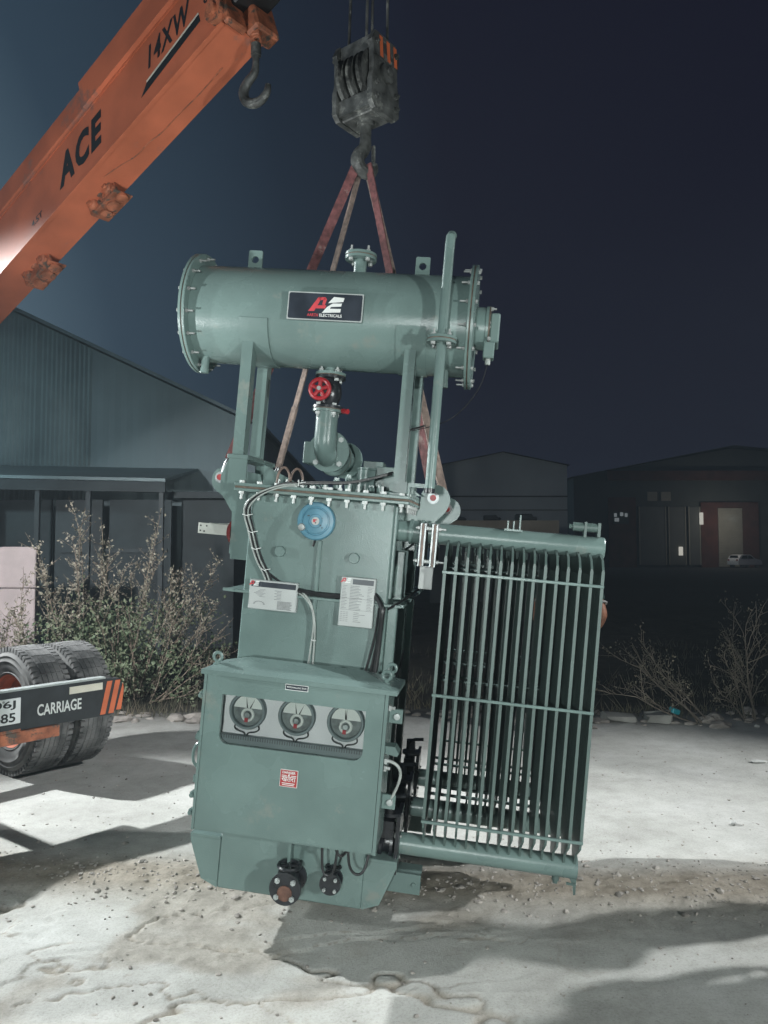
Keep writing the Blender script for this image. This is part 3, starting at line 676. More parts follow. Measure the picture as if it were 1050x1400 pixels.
def marshalling_box():
    x0, x1, y0, y1, z0, z1 = -.349, .381, -.26, -.022, .347, .968
    b = B()
    t = .004
    for q in ((x0, x0+t, y0+.02, y1, z0, z1), (x1-t, x1, y0+.02, y1, z0, z1), (x0+t, x1-t, y1-t, y1, z0, z1), (x0+t, x1-t, y0+.02, y1-t, z0, z0+t), (x0+t, x1-t, y0+.02, y1-t, z1-t, z1)): b.box(*q)
    box = b.obj('marshalling_box', 'paint', TR)
    win = rrect(-.277, .300, .692, .886, .036, 6, (1, 1, 0, 0))
    d = B().plate(rrect(x0+.004, x1-.012, z0+.002, z1-.008, .004, 2), [win[::-1]], 'y', y0, .018).obj('box_door', 'paint', TR)
    b = B().box(x0-.008, x0+.003, y0-.002, y0+.06, z0-.004, z1-.004).box(x1-.010, x1+.003, y0-.001, y0+.06, z0-.004, z1-.004).box(x0, x1, y0+.0205, y0+.06, z0-.012, z0-.0005).obj('box_edge', 'paint', box)
    B().plate(rrect(-.279, .302, .690, .888, .038, 6, (1, 1, 0, 0)), [], 'y', y0+.019, .003).obj('window_pane', 'pane', TR)
    B().box(x0+.006, x1-.006, -.198, -.186, .62, z1-.006).obj('back_panel', 'inside', box)
    # perforated cable duct under the dials
    q = B().box(-.30, .33, -.228, -.1855, .660, .722, .002); q.obj('cable_duct', 'duct', box)
    q = B()
    for i in range(62): q.box(-.298+.010*i, -.294+.010*i, -.2292, -.2282, .708, .7215)
    q.obj('duct_slot', 'ink', box)
    for k, gx in enumerate((-.182, .020, .218)):
        gzc = .822
        g = B().lathe([(.075, -.022), (.075, .012), (.072, .018), (.064, .018), (.061, .010), (.061, .0)], (gx, -.208, gzc), (0, -1, 0), 40).obj('temperature_dial', 'duct', TR)
        B().lathe([(.0612, 0), (0, .0)], (gx, -.206, gzc), (0, -1, 0), 40).obj('dial_face', 'dialdark', g)
        top = [(gx+.0600*math.cos(a), -.2075, gzc+.0600*math.sin(a)) for a in [R(8+k_*164/16) for k_ in range(17)]]
        quads('dial_scale', [top[::-1]], 'dial', g)
        B().torus((gx, -.209, gzc-.018), (0, 1, 0), .022, .006, 24, 6).obj('pointer_ring', 'dial', g)
        B().lathe([(.012, 0), (.010, .010), (0, .010)], (gx, -.207, gzc-.018), (0, -1, 0), 16).obj('pointer_hub', 'steel', g)
        B().box(gx-.010, gx+.004, -.217, -.214, gzc-.046, gzc-.030).obj('red_pointer', 'logored', g)
        nl = B()
        for a in ((100, 66) if k < 2 else (97, 90)):
            aa = R(a); c_, s_ = math.cos(aa), math.sin(aa); o_ = Vector((gx, -.2105, gzc-.010)); tip = o_+Vector((c_, 0, s_))*.066; n_ = Vector((-s_, 0, c_))
            for sg in (0,): quad = [o_+Vector((c_, 0, s_))*.02-n_*.0025, tip, o_+Vector((c_, 0, s_))*.02+n_*.0025]; vs = [nl.bm.verts.new(p_) for p_ in quad]; nl.bm.faces.new(vs)
        nl.obj('needle', 'black', g, 0)
        B().box(gx-.078, gx-.062, -.1862, -.1854, gzc-.088, gzc-.083).obj('tag', 'black', g)
        for sg in (-1, 1):
            B().tube([(gx+sg*.047, -.205, gzc-.058), (gx+sg*.052, -.208, gzc-.074), (gx+sg*.035, -.212, gzc-.084), (gx+sg*.006, -.212, gzc-.088), (gx+.003*sg, -.212, gzc-.11)], .0030, 6, 2).obj('capillary', 'cable', g)
    # roof
    v = [(-.357, -.305, .985), (.420, -.305, .985), (.420, -.010, .975), (-.357, -.010, .975), (-.22, -.13, 1.020), (.26, -.13, 1.018)]
    vb = [(x, y, z-.018) for x, y, z in v[:4]]
    pyd('box_roof', v+vb, [[0, 1, 5, 4], [1, 2, 5], [2, 3, 4, 5], [3, 0, 4], [6, 7, 1, 0], [7, 8, 2, 1], [8, 9, 3, 2], [9, 6, 0, 3], [9, 8, 7, 6]], 'paint', TR)
    for x in (-.325, .365):
        for y in (-.215,) if x < 0 else (-.215, -.05):
            B().torus((x, y, 1.023), (0, 1, 0), .017, .0065, 18, 8).cyl((x, y, .985), (x, y, 1.008), .010, n=10).cyl((x, y, .99), (x, y, .997), .016, n=12).obj('eye_bolt', 'paint', TR)
    # plates on the door
    l = B().box(-.0250, .0670, y0-.003, y0-.0005, .9335, .9570).obj('name_plate', 'logowhite', TR)
    B().box(-.0225, .0645, y0-.0042, y0-.0032, .9360, .9545).obj('plate_face', 'navy', l)
    text('lettering', 'MARSHALLING BOX', 'logowhite', l, (-.018, y0-.0045, .9425), (1, 0, 0), (0, 0, 1), .078, .0065, .0003, .015)
    dd = B().box(-.0150, .0560, y0-.002, y0-.0005, .5585, .6255).obj('danger_sign', 'logowhite', TR, label='small red danger sign with white lettering')
    B().box(-.0130, .0540, y0-.0032, y0-.0022, .5605, .6235).obj('plate_face', 'danger', dd)
    text('lettering', 'DANGER', 'logowhite', dd, (-.006, y0-.0036, .610), (1, 0, 0), (0, 0, 1), .053, .010, .0003, .03)
    text('lettering', 'खतरा', 'logowhite', dd, (-.008, y0-.0036, .580), (1, 0, 0), (0, 0, 1), .057, .019, .0003, .01)
    rows = [(-.006, .046, .573), (-.004, .044, .5665), (-.008, .012, .603), (.030, .050, .603)]
    quads('fine_print', [[(a, y0-.0036, c-.0014), (b_, y0-.0036, c-.0014), (b_, y0-.0036, c+.0014), (a, y0-.0036, c+.0014)] for a, b_, c in rows], 'logowhite', dd)
    quads('warning_bolt', [[(.020, y0-.0037, .609), (.024, y0-.0037, .609), (.022, y0-.0037, .604), (.026, y0-.0037, .604), (.018, y0-.0037, .597), (.020, y0-.0037, .602), (.016, y0-.0037, .602)]], 'logowhite', dd)
    # hinges, lugs, lever, conduits
    for z in (.867, .533):
        h = B().box(.3845, .438, -.205, -.190, z-.028, z+.028, .002).obj('mounting_lug', 'paint', TR)
        B().lathe([(0, -.012), (.012, -.010), (.013, 0)], (.417, -.205, z), (0, 1, 0), 16).obj('washer', 'offwhite', h)
    B().plate([(.3845, .752), (.42, .752), (.438, .728), (.432, .715), (.3845, .722)], [], 'y', -.22, .06).obj('side_hood', 'paint', TR)
    b = B()
    for z in (.905, .700, .672): b.cyl((.386, -.235, z), (.41, -.235, z), .007, n=8).box(.386, .396, -.245, -.225, z-.010, z+.010)
    b.obj('conduit_gland', 'zinc', TR)
    B().tube([(.41, -.235, .70), (.436, -.235, .69), (.452, -.22, .66), (.446, -.21, .61), (.42, -.20, .545)], .006, 8, 2).obj('earth_lead', 'greycable', TR)
    for z in (.868, .47, .40):
        b = B().box(-.378, -.3505, -.235, -.215, z-.014, z+.014, .002).cyl((-.372, -.236, z), (-.372, -.250, z), .009, n=10).cyl((-.384, -.225, z), (-.376, -.225, z), .009, n=8); b.obj('door_latch', 'paint', TR)
    B().plate([(-.3505, .70), (-.375, .72), (-.382, .705), (-.382, .690), (-.3505, .680)], [], 'y', -.235, .03).tube([(-.352, -.23, .680), (-.372, -.235, .672), (-.385, -.235, .645), (-.384, -.235, .605), (-.370, -.235, .585), (-.352, -.235, .572)], .006, 8, 2).obj('door_handle', 'paint', TR)
    B().box(-.378, -.3505, -.23, -.215, .515, .545, .002).obj('hinge', 'paint', TR)
    # arms that carry the box
    B().box(-.20, -.16, -.0215, -.0005, .37, .94).box(.19, .23, -.0215, -.0005, .37, .94).box(-.002, .010, -.06, -.001, .16, .335).obj('box_bracket', 'paint', TR)
    # black cables that loop out under the box
    for i, (a, b_) in enumerate((((.157, -.17, .346), (.225, -.17, .346)), ((.205, -.14, .346), (.262, -.16, .346)), ((.262, -.17, .346), (.347, -.12, .346)))):
        dip = (.225, .30, .235)[i]
        B().cyl((a[0], a[1], .332), (a[0], a[1], .346), .010, n=10).obj('cable_gland', 'greycable', TR)
        m_ = ((a[0]+b_[0])/2, (a[1]+b_[1])/2, dip-.03)
        B().tube([a, (a[0]+.004, a[1], (a[2]+dip)/2), (a[0]*.7+m_[0]*.3, m_[1], dip-.01), m_, (b_[0]*.7+m_[0]*.3, m_[1], dip-.01), (b_[0]-.004, b_[1], (b_[2]+dip)/2), b_], .0055, 8, 2).obj('control_cable', 'cable', TR)
marshalling_box()

def cables():
    main = [(.27, .13, 1.836), (.18, .09, 1.80), (.09, .05, 1.772), (-.02, .0, 1.762), (-.10, -.045, 1.752), (-.17, -.066, 1.742), (-.262, -.068, 1.700), (-.312, -.062, 1.648), (-.314, -.05, 1.598), (-.296, -.03, 1.54), (-.276, -.022, 1.47), (-.25, -.02, 1.41), (-.215, -.02, 1.36), (-.20, -.018, 1.32)]
    for k, (dx, dy, dz, m, r) in enumerate(((0, 0, 0, 'cable', .0055), (.016, -.001, .005, 'cable', .0042), (-.008, -.005, -.004, 'greycable', .0036), (.009, -.004, -.009, 'greycable', .0034))):
        n = 0 if k in (0, 1) else (3 if k == 4 else 4)
        pts = [(p[0]+dx*(1 if i > 5 else .3), p[1]+dy, p[2]+dz*(1 if i < 8 else .3)+random.uniform(-.002, .002)) for i, p in enumerate(main)][n:]
        B().tube(pts, r, 7, 2).obj('control_cable', m, TR)
    B().tube([(-.285, -.02, 1.50), (-.272, -.018, 1.43), (-.225, -.016, 1.375), (-.165, -.012, 1.335), (-.12, -.012, 1.31)], .0055, 7, 2).obj('control_cable', 'cable', TR)
    for p, ax in (((-.10, -.05, 1.753), (1, .4, 0)), ((-.315, -.05, 1.60), (.2, 0, 1)), ((-.292, -.03, 1.53), (.3, 0, 1)), ((-.272, -.024, 1.46), (.3, 0, 1)), ((-.225, -.02, 1.375), (.5, 0, 1))):
        B().torus(p, ax, .014, .0018, 12, 5).cyl((p[0]+.01, p[1]-.016, p[2]), (p[0]+.035, p[1]-.02, p[2]+.006), .0018, n=5).obj('cable_tie', 'cabletie', TR)
    B().tube([(-.068, -.018, 1.300), (-.02, -.024, 1.295), (.02, -.030, 1.293), (.07, -.028, 1.293), (.118, -.018, 1.293)], .0115, 8, 1).obj('cable_sleeve', 'cable', TR)
    B().tube([(.26, -.015, 1.315), (.278, -.03, 1.30), (.300, -.05, 1.270), (.303, -.055, 1.24), (.298, -.03, 1.15), (.294, -.02, 1.05), (.286, -.02, .975)], .011, 8, 2).obj('cable_sleeve', 'cable', TR)
    for k in range(3):
        B().tube([(.312-.012*k, -.05, 1.265), (.302-.011*k, -.026, 1.15), (.297-.018*k, -.02, 1.05), (.290-.022*k, -.02, .975)], .0050, 7, 2).obj('control_cable', 'cable', TR)
    for k in range(2):
        B().tube([(-.068, -.02, 1.305-.012*k), (-.035, -.03, 1.29-.012*k), (.0, -.032, 1.25-.01*k), (.020-.004*k, -.030, 1.18), (.024-.012*k, -.026, 1.10), (.024-.020*k, -.02, .985)], .0042, 7, 2).obj('control_cable', 'greycable', TR)
    B().torus((.020, -.028, 1.10), (.1, 0, 1), .010, .002, 10, 5).obj('cable_tie', 'cabletie', TR)
    B().tube([(.425, .20, 1.34), (.40, .12, 1.315), (.36, -.01, 1.285), (.325, -.045, 1.262)], .0055, 7, 2).obj('control_cable', 'cable', TR)
    B().tube([(.38, .22, 1.06), (.375, .15, .99), (.365, .06, .95), (.35, .0, .93)], .005, 7, 2).obj('control_cable', 'cable', TR)
cables()

def drain_valves():
    for x, z, r, yf, col in ((.014, .100, .066, -.13, 'rust'), (.187, .118, .045, -.07, None)):
        b = B().cyl((x, -.001, z), (x, yf+.03, z), r*.5, n=16).lathe([(r*.5, 0), (r, 0), (r, .014), (0, .014)], (x, yf+.014, z), (0, -1, 0), 28).lathe([(r*.5, 0), (r*.95, 0), (r*.95, .012), (r*.5, .012)], (x, -.014, z), (0, 1, 0), 24)
        b.cyl((x, yf+.05, z), (x, yf+.05, z+r*1.05), r*.30, n=12).cyl((x, yf+.05, z+r*.5), (x, yf+.05, z+r*.62), r*.45, n=12)
        o = b.obj('drain_valve', 'black_iron', TR)
        w = B().torus((x, yf+.05, z+r*1.15), (0, 0, 1), r*.70, r*.11, 22, 6)
        for k in range(4): w.cyl((x, yf+.05, z+r*1.15), (x+r*.7*math.cos(k*PI/2+.3), yf+.05+r*.7*math.sin(k*PI/2+.3), z+r*1.15), r*.09, n=6)
        w.obj('handwheel', 'black_iron', o)
        for k in range(4):
            a = PI/4+k*PI/2; bolt_on(o, (x+r*.70*math.cos(a), yf, z+r*.70*math.sin(a)), (0, -1, 0), r*.17, .011, .006, m='offwhite')
        if col: B().lathe([(0, .006), (r*.46, .005), (r*.48, 0)], (x, yf, z-r*.25), (0, -1, 0), 20).obj('end_cap', 'rust', o)
drain_valves()

def radiators():
    fin_me = None; bar_me = None
    for k in range(3):
        y = .12+.45*k
        rad = bpy.data.objects.new('radiator', None); COL.objects.link(rad); rad.parent = TR
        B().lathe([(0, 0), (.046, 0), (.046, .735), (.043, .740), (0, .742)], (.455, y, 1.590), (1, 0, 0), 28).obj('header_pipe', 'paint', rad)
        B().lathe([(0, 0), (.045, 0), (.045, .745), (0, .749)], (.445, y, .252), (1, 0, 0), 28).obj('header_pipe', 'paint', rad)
        W_ = .165; zt, zb = 1.567, .278
        loop = [(y-.040, zt), (y-W_+.035, zt-.025), (y-W_, zt-.062), (y-W_, .415), (y-W_+.012, .385), (y-.055, .325), (y-.036, zb), (y+.036, zb), (y+.055, .325), (y+W_-.012, .385), (y+W_, .415), (y+W_, zt-.062), (y+W_-.035, zt-.025), (y+.040, zt)]
        if fin_me is None:
            lp = [(p[0]-y, p[1]) for p in loop]
            fb = B().plate(lp, [], 'x', -.0045, .009)
            # rolled seam along both long edges and raised oil channels
            for sg in (-1, 1): fb.box(-.0062, .0062, sg*W_-.004 if sg > 0 else -W_-.002, sg*W_+.002 if sg > 0 else -W_+.004, .425, zt-.07)
            for q in (-.10, -.05, 0, .05, .10): fb.box(-.0056, .0056, q-.014, q+.014, .45, 1.48, .002)
            fo = fb.obj('fin', 'paint_shaded', rad, 25); fin_me = fo.data; fo.location = (.5455, y, 0); st = 1
        else: st = 0
        for i in range(st, 15):
            o = bpy.data.objects.new('fin', fin_me); COL.objects.link(o); o.parent = rad; o.location = (.5455+.045*i+(0, -.012, .012)[k], y, 0)
            o.rotation_euler = (0, 0, random.uniform(-.010, .010))
        for z in (1.438, .934, .420):
            for sg in (-1, 1):
                if bar_me is None:
                    bo = B().box(-.006, .640, -.006, .006, -.006, .006, .002).obj('stay_bar', 'paint', rad); bar_me = bo.data
                else:
                    bo = bpy.data.objects.new('stay_bar', bar_me); COL.objects.link(bo); bo.parent = rad
                bo.location = (.5415, y+sg*(W_+.009), z)
        # shut-off valves between tank and radiator
        for z, m in ((1.590, 'paint'), (.252, 'black_iron')):
            rr_ = .078 if z < 1 else (.055 if k == 0 else .075)
            v = B().lathe([(.045, 0), (rr_, .001), (rr_, .014), (.05, .016), (.05, .045), (rr_, .047), (rr_, .060), (.05, .062)], (.372 if z > 1 else .36, y, z), (1, 0, 0), 26)
            v.cyl((.3147, y, z), (.372, y, z), .045, n=20)
            if z < 1: v.cyl((.39, y, z+.03), (.39, y-.02, z+.20), .025, n=12).box(.365, .42, y-.10, y-.03, z+.05, z+.12).tube([(.385, y-.05, z+.19), (.40, y-.06, z+.215), (.46, y-.07, z+.225)], .009, 8, 1).lathe([(0, 0), (.05, 0), (.05, .014), (0, .014)], (.40, y-.06, z+.14), (0, 0, 1), 20).box(.43, .446, y-.09, y+.06, z-.10, z+.15)
            vo = v.obj('radiator_valve', m, TR)
            for k2 in range(4 if rr_ > .06 else 0):
                a = PI/4+k2*PI/2; p = (y+.062*math.cos(a), z+.062*math.sin(a))
                bolt_on(vo, (.434 if z > 1 else .4221, *p), (1, 0, 0), .011, .012, .02); bolt_on(vo, (.372 if z > 1 else .36, *p), (-1, 0, 0), .011, .010, .012)
        if k == 0:
            for x in (.436, .486):
                mm = Matrix.Translation((x, 0, 0))
                B().box(-.014, -.0045, y-.085, y+.085, 1.447, 1.632, .002, m=mm).box(.0045, .014, y-.085, y+.085, 1.447, 1.632, .002, m=mm).obj('flange_pair', 'steel', TR)
                B().box(-.0043, .0043, y-.084, y+.083, 1.449, 1.630, m=mm).obj('flange_gasket', 'copper', TR)
                for z in (1.47, 1.61):
                    B().bolt((x+.0145, y-.07, z), (1, 0, 0), .010, .010, .022).bolt((x-.0145, y-.07, z), (-1, 0, 0), .010, .010, .008).obj('flange_bolt', 'zinc', TR)
            B().box(.434, .492, y-.072, y-.066, 1.352, 1.446, .002).box(.434, .492, y-.072, y-.02, 1.4462, 1.450).cyl((.477, y-.0725, 1.372), (.477, y-.074, 1.372), .005, n=10).obj('earthing_plate', 'white', TR)
            b = B()
            for dx in (-.040, -.016, .010): b.box(.829+dx-.003, .829+dx+.003, y-.04, y+.04, 1.633, 1.672 if dx < 0 else 1.70)
            b.box(.775, .850, y-.05, y+.05, 1.630, 1.6375); b.obj('lifting_fin', 'paint', rad)
            B().cyl((1.06, y-.01, 1.672), (1.165, y-.01, 1.672), .019, n=14).cyl((1.045, y-.01, 1.672), (1.06, y-.01, 1.672), .010, n=8).box(1.160, 1.172, y-.03, y+.012, 1.635, 1.694).box(1.105, 1.115, y-.031, y+.012, 1.630, 1.695).obj('air_release_plug', 'paint_shaded', rad)
            B().cyl((1.107, y, .212), (1.107, y, .190), .016, n=12).cyl((1.107, y, .190), (1.107, y, .178), .011, n=8).obj('oil_drain_plug', 'paint_shaded', rad)
            B().plate([(1.160, .215), (1.192, .215), (1.192, .145), (1.184, .14), (1.178, .18)], [], 'y', y-.01, .008).cyl((1.15, y-.02, .19), (1.19, y-.02, .188), .006, n=6).obj('end_tab', 'paint_shaded', rad)
radiators()

# ------------------------------------------------------------------ shackles and slings
HOOKL = Vector((-.083, .643, 3.44))
SH = [('LF', (-.590, .39, 1.770), -1, 'shackle with red pin at the upper left corner of the transformer tank', 'broad maroon web sling going down to the left corner shackle', 'sling', .046, (-.03, -.02)),
      ('LR', (-.45, .79, 1.765), -1, 'shackle hidden behind the tank cover left of the pipe valve', 'thin brown web sling passing behind the red handwheel valve', 'slingb', .028, (-.012, .01)),
      ('RF', (.440, .43, 1.755), 1, 'shackle with red pin directly below the foot of the vent pipe', 'maroon web sling going down to the shackle below the vent pipe', 'sling', .036, (.03, -.02)),
      ('RR', (.490, .79, 1.718), 1, 'shackle with red pin just above the left end of the radiator', 'brown web sling behind the vent pipe ending above the radiator', 'slingb', .040, (.02, .02))]
for key, p, s, lab, lab2, m, w, off in SH:
    sh = thing('bow_shackle', lab, 'shackle', mw=TM @ Matrix.Translation(p), group='shackles on the tank lifting lugs')
    # bow rises towards the hook
    d = (HOOKL-Vector(p)).normalized(); a = math.atan2(d.x, d.z); Rm = Matrix.Rotation(a, 4, 'Y')
    pts = [(-.026, 0, -.012)]
    b = B()
    for sy in (-1, 1):
        b.lathe([(.010, 0), (.028, 0), (.028, .012), (.010, .012)], (0, sy*.024-.006, 0), (0, 1, 0), 20)
    b.tube([(0, -.024, .028), (0, -.030, .06), (0, -.026, .088), (0, 0, .104), (0, .026, .088), (0, .030, .06), (0, .024, .028)], .0105, 10, 2, m=Rm)
    b.obj('shackle_bow', 'steel', sh)
    B().cyl((0, -.046, 0), (0, .046, 0), .0145, n=16).obj('shackle_pin', 'redpin', sh)
    top = T(HOOKL+Vector((off[0], off[1], 0))); q = T(Vector(p)+(Rm @ Vector((0, 0, .095))))
    tan = (top-q).normalized()
    sl = B()
    sl.tube([top, top*.66+q*.34, top*.33+q*.67, q], 1, flat=(.010, w))
    # sewn doubled eye near the shackle
    sl.tube([q+tan*.34+Vector((0, -.004, 0)), q+tan*.1+Vector((0, -.008, 0)), q+Vector((0, -.004, 0))], 1, flat=(.020, w*1.06))
    o = sl.obj('web_sling', m, None, 0); tag(o, lab2, 'sling', 'slings from the crane hook to the transformer')

# ------------------------------------------------------------------ hook block, rope
HB = (-.095, 3.85, 3.82)
def hook_block():
    t = thing('hook_block', 'dark greasy crane hook block with an orange striped plate above the transformer', 'hook block', HB, R(-37))
    # local x = sheave axis (right cheek faces right-front), y = across
    w2 = .115
    hexa = [(-.115, .03), (-.085, 0), (.085, 0), (.115, .03), (.115, .14), (.10, .19), (.10, .30), (.115, .34), (.085, .40), (-.085, .40), (-.115, .34), (-.10, .30), (-.10, .19), (-.115, .14)]
    for s in (-1, 1):
        c = B().plate([(a, z) for a, z in hexa], [], 'x', s*w2-.014, .028).obj('cheek_plate', 'dark_steel', t)
        for (y, z) in ((-.085, .06), (.085, .06), (-.085, .13), (.085, .13), (-.08, .34), (.08, .34)):
            bolt_on(c, (s*(w2+.014), y, z), (s, 0, 0), .016, .014, .01, m='dark_steel')
        B().lathe([(.05, 0), (.05, .018), (.02, .022), (.02, .034), (0, .034)], (s*(w2+.014), 0, .21), (s, 0, 0), 20).obj('axle_cap', 'dark_steel', t)
    sp = B().plate([(-.098, .275), (.098, .275), (.110, .34), (.082, .396), (-.082, .396), (-.110, .34)], [], 'x', w2+.0145, .004).obj('striped_plate', 'dark_steel', t)
    for a in (-.035, .025, .083): quads('stripe', [[(w2+.0195, a-.016, .28), (w2+.0195, a+.010, .28), (w2+.0195, a+.004, .385), (w2+.0195, a-.024, .385)]], 'chev', sp)
    for x in (-.065, 0, .065):
        B().lathe([(.03, -.024), (.125, -.024), (.142, -.020), (.115, 0), (.142, .020), (.125, .024), (.03, .024)], (x, 0, .21), (1, 0, 0), 36).obj('sheave', 'dark_steel', t)
    B().box(-.10, .10, -.075, .075, .0, .045, .006).box(-.10, .10, -.095, -.074, .02, .10).obj('crosshead', 'dark_steel', t)
    B().box(-.1, .1, -.085, -.07, .30, .39).obj('guard_plate', 'dark_steel', t)
    h = B().cyl((0, 0, .0), (0, 0, -.07), .030, n=16).cyl((0, 0, -.0), (0, 0, -.018), .045, n=16)
    hk = [(0, 0, -.06), (0, 0, -.12), (-.012, 0, -.15), (-.045, 0, -.185), (-.05, 0, -.225), (-.02, 0, -.262), (.025, 0, -.265), (.055, 0, -.235), (.06, 0, -.20)]
    h.tube(hk, lambda u: .026+.010*math.sin(PI*min(1, u*1.1))-.016*max(0, u-.75)*4, 12, 2, m=Matrix.Rotation(R(70), 4, 'Z')).obj('hook', 'dark_steel', t)
    B().box(-.006, .006, -.010, .010, -.245, -.13, m=Matrix.Rotation(R(70), 4, 'Z') @ Matrix.Translation((.048, 0, .02))).obj('safety_latch', 'dark_steel', t)
hook_block()
b = B()
for dx in (-.092, .0, .028, .110):
    b.cyl((HB[0]+dx, HB[1]+.02*math.sin(dx*40), 4.1), (HB[0]+.05+dx*.75, HB[1], 6.3), .0075, n=6)
tag(b.obj('hoist_rope', 'dark_steel'), 'four thin dark falls of hoist rope above the hook block', 'rope')

# ------------------------------------------------------------------ crane with its orange telescopic boom
PH = math.atan(.341); hv = Vector((.788, -.616, 0)); av = Vector((.616, .788, 0))
U = hv*math.cos(PH)+Vector((0, 0, math.sin(PH))); Wv = -hv*math.sin(PH)+Vector((0, 0, math.cos(PH)))
O0 = Vector((-.105, 3.85, 0))+Vector((0, 0, 5.024))
BMX = Matrix((( U.x, av.x, Wv.x, O0.x), (U.y, av.y, Wv.y, O0.y), (U.z, av.z, Wv.z, O0.z), (0, 0, 0, 1)))
CR = thing('mobile_crane', 'orange mobile crane whose boom reaches in from the left', 'crane', mw=BMX)
def crane():
    t0, t1, hw = -11.6, -.98, .15
    # boom: box section with a stepped top flange; local x along the boom, y away from the viewer, z up
    prof = [(-hw, 0), (hw, 0), (hw, .67), (-hw+.02, .67), (-hw+.02, .655), (-hw-.004, .655), (-hw-.004, .49), (-hw+.012, .47), (-hw, .455)]
    b = B().plate([(y, z) for y, z in prof], [], 'x', t0, t1-t0); bm_ = b.obj('boom', 'orange', CR, 20)
    B().plate([(-hw-.03, .46), (-hw+.05, .44), (hw, .44), (hw, .72), (-hw+.03, .72), (-hw-.03, .67)], [], 'x', -2.36, 1.50).obj('boom_collar', 'orange', CR, 20)
    B().box(t0, t1, -hw-.006, -hw-.0005, .435, .452).obj('flange_seam', 'orange', CR)
    B().box(t0, t1-.02, -hw-.010, -hw+.02, -.010, -.0005).obj('lower_flange', 'orange', CR)
    # inner section running on to the boom head above the frame
    B().box(t1+.001, 1.0, -.11, .11, .09, .56, .01).obj('inner_boom', 'black', CR)
    B().box(.75, 1.25, -.16, .16, .0, .60, .02).cyl((1.15, -.18, .1), (1.15, .18, .1), .16, n=20).obj('boom_head', 'black', CR)
    # head fittings
    B().box(t1, t1+.05, -hw-.02, -.02, -.05, .20, .01).box(t1+.02, t1+.13, -.02, hw+.02, -.06, .18, .015).cyl((t1-.03, -hw-.05, .06), (t1-.03, -hw, .06), .07, n=18).cyl((t1-.03, -hw-.07, .06), (t1-.03, -hw-.05, .06), .035, n=14).obj('boom_end_fitting', 'orange_dirty', CR)
    def pad(u, y, s):
        b = B(); w = .13*s
        b.plate([(u-w, -.052), (u+w, -.052), (u+w*1.02, .02), (u+w*.7, .10*s), (u-w*.6, .11*s), (u-w*1.05, .03)], [], 'y', y-.045, .02)
        b.box(u-w, u+w, y-.045, y+.10, -.064, -.050, .004)
        for dx in (-.62, .0, .62):
            r_ = .036*s*(1.15 if dx == 0 else 1); z_ = (.045 if dx == 0 else -.005)
            b.lathe([(r_, 0), (r_, .022), (r_*.8, .032), (r_*.45, .034), (r_*.45, .05), (0, .05)], (u+dx*w, y-.045, z_), (0, -1, 0), 18)
            b.lathe([(r_, 0), (r_, .018), (r_*.5, .026), (0, .026)], (u+dx*w+.02, y+.03, -.064), (0, 0, -1), 16)
        for i in range(9): b.bolt((u+random.uniform(-.9, .9)*w, y-.045, random.uniform(-.04, .06)), (0, -1, 0), .013, .014).bolt((u+random.uniform(-.9, .9)*w, y+random.uniform(-.03, .08), -.064), (0, 0, -1), .012, .014)
        b.obj('wear_pad_bracket', 'orange_dirty', CR)
    pad(-2.62, hw-.07, 1.25); pad(-3.58, hw-.07, 1.45); pad(-4.9, hw-.07, 1.3)
    B().plate([(-1.80, .095), (-1.16, .148), (-1.16, .198), (-1.72, .152)], [], 'y', -hw-.0022, .0015).obj('stripe', 'black', CR)
    B().plate([(-1.72, .154), (-1.16, .200), (-1.16, .212), (-1.72, .166)], [], 'y', -hw-.003, .002).obj('stripe_edge', 'reflector', CR)
    x, up = (1, 0, 0), (0, 0, 1)
    text('lettering', 'ACE', 'black', CR, (-2.83, -hw-.001, .105), x, up, .62, .240, .001, .05, .34, .22)
    text('lettering', '14XW', 'black', CR, (-1.68, -hw-.001, .225), x, (.10, 0, 1), .47, .150, .001, .025, .34, .14)
    text('lettering', '6T', 'black', CR, (-1.10, -hw-.001, .215), x, up, .085, .06, .001, .03)
    text('lettering', '4.5T', 'black', CR, (-3.25, -hw-.001, .07), x, up, .16, .05, .001, .02)
    crk = [(-2.45, -.05), (-2.3, -.02), (-2.15, .03), (-2.02, .02), (-1.9, .05), (-1.7, .045), (-1.5, .06), (-1.25, .05)]
    B().tube([(u, y, -.0035) for u, y in crk], .004, 5, 2).obj('hydraulic_line', 'orange_dirty', CR)
    # turret and carrier, standing out of the frame to the left
    inv = BMX.inverted()
    def wbox(name, m, x0, x1, y0, y1, z0, z1):   # in the crane's level frame: x forward, y left, z up, origin under the boom foot
        b = B().box(x0, x1, y0, y1, z0, z1, .03)
        mm = inv @ Matrix(((hv.x, av.x, 0, -9.15), (hv.y, av.y, 0, 10.9), (0, 0, 1, 0), (0, 0, 0, 1)))
        bmesh.ops.transform(b.bm, matrix=mm, verts=b.bm.verts[:]); return b.obj(name, m, CR)
    wbox('carrier', 'orange', -4.5, .3, -.7, .7, .55, 1.0); wbox('turret', 'orange', -1.2, .1, -.5, .3, 1.02, 1.9)
crane()
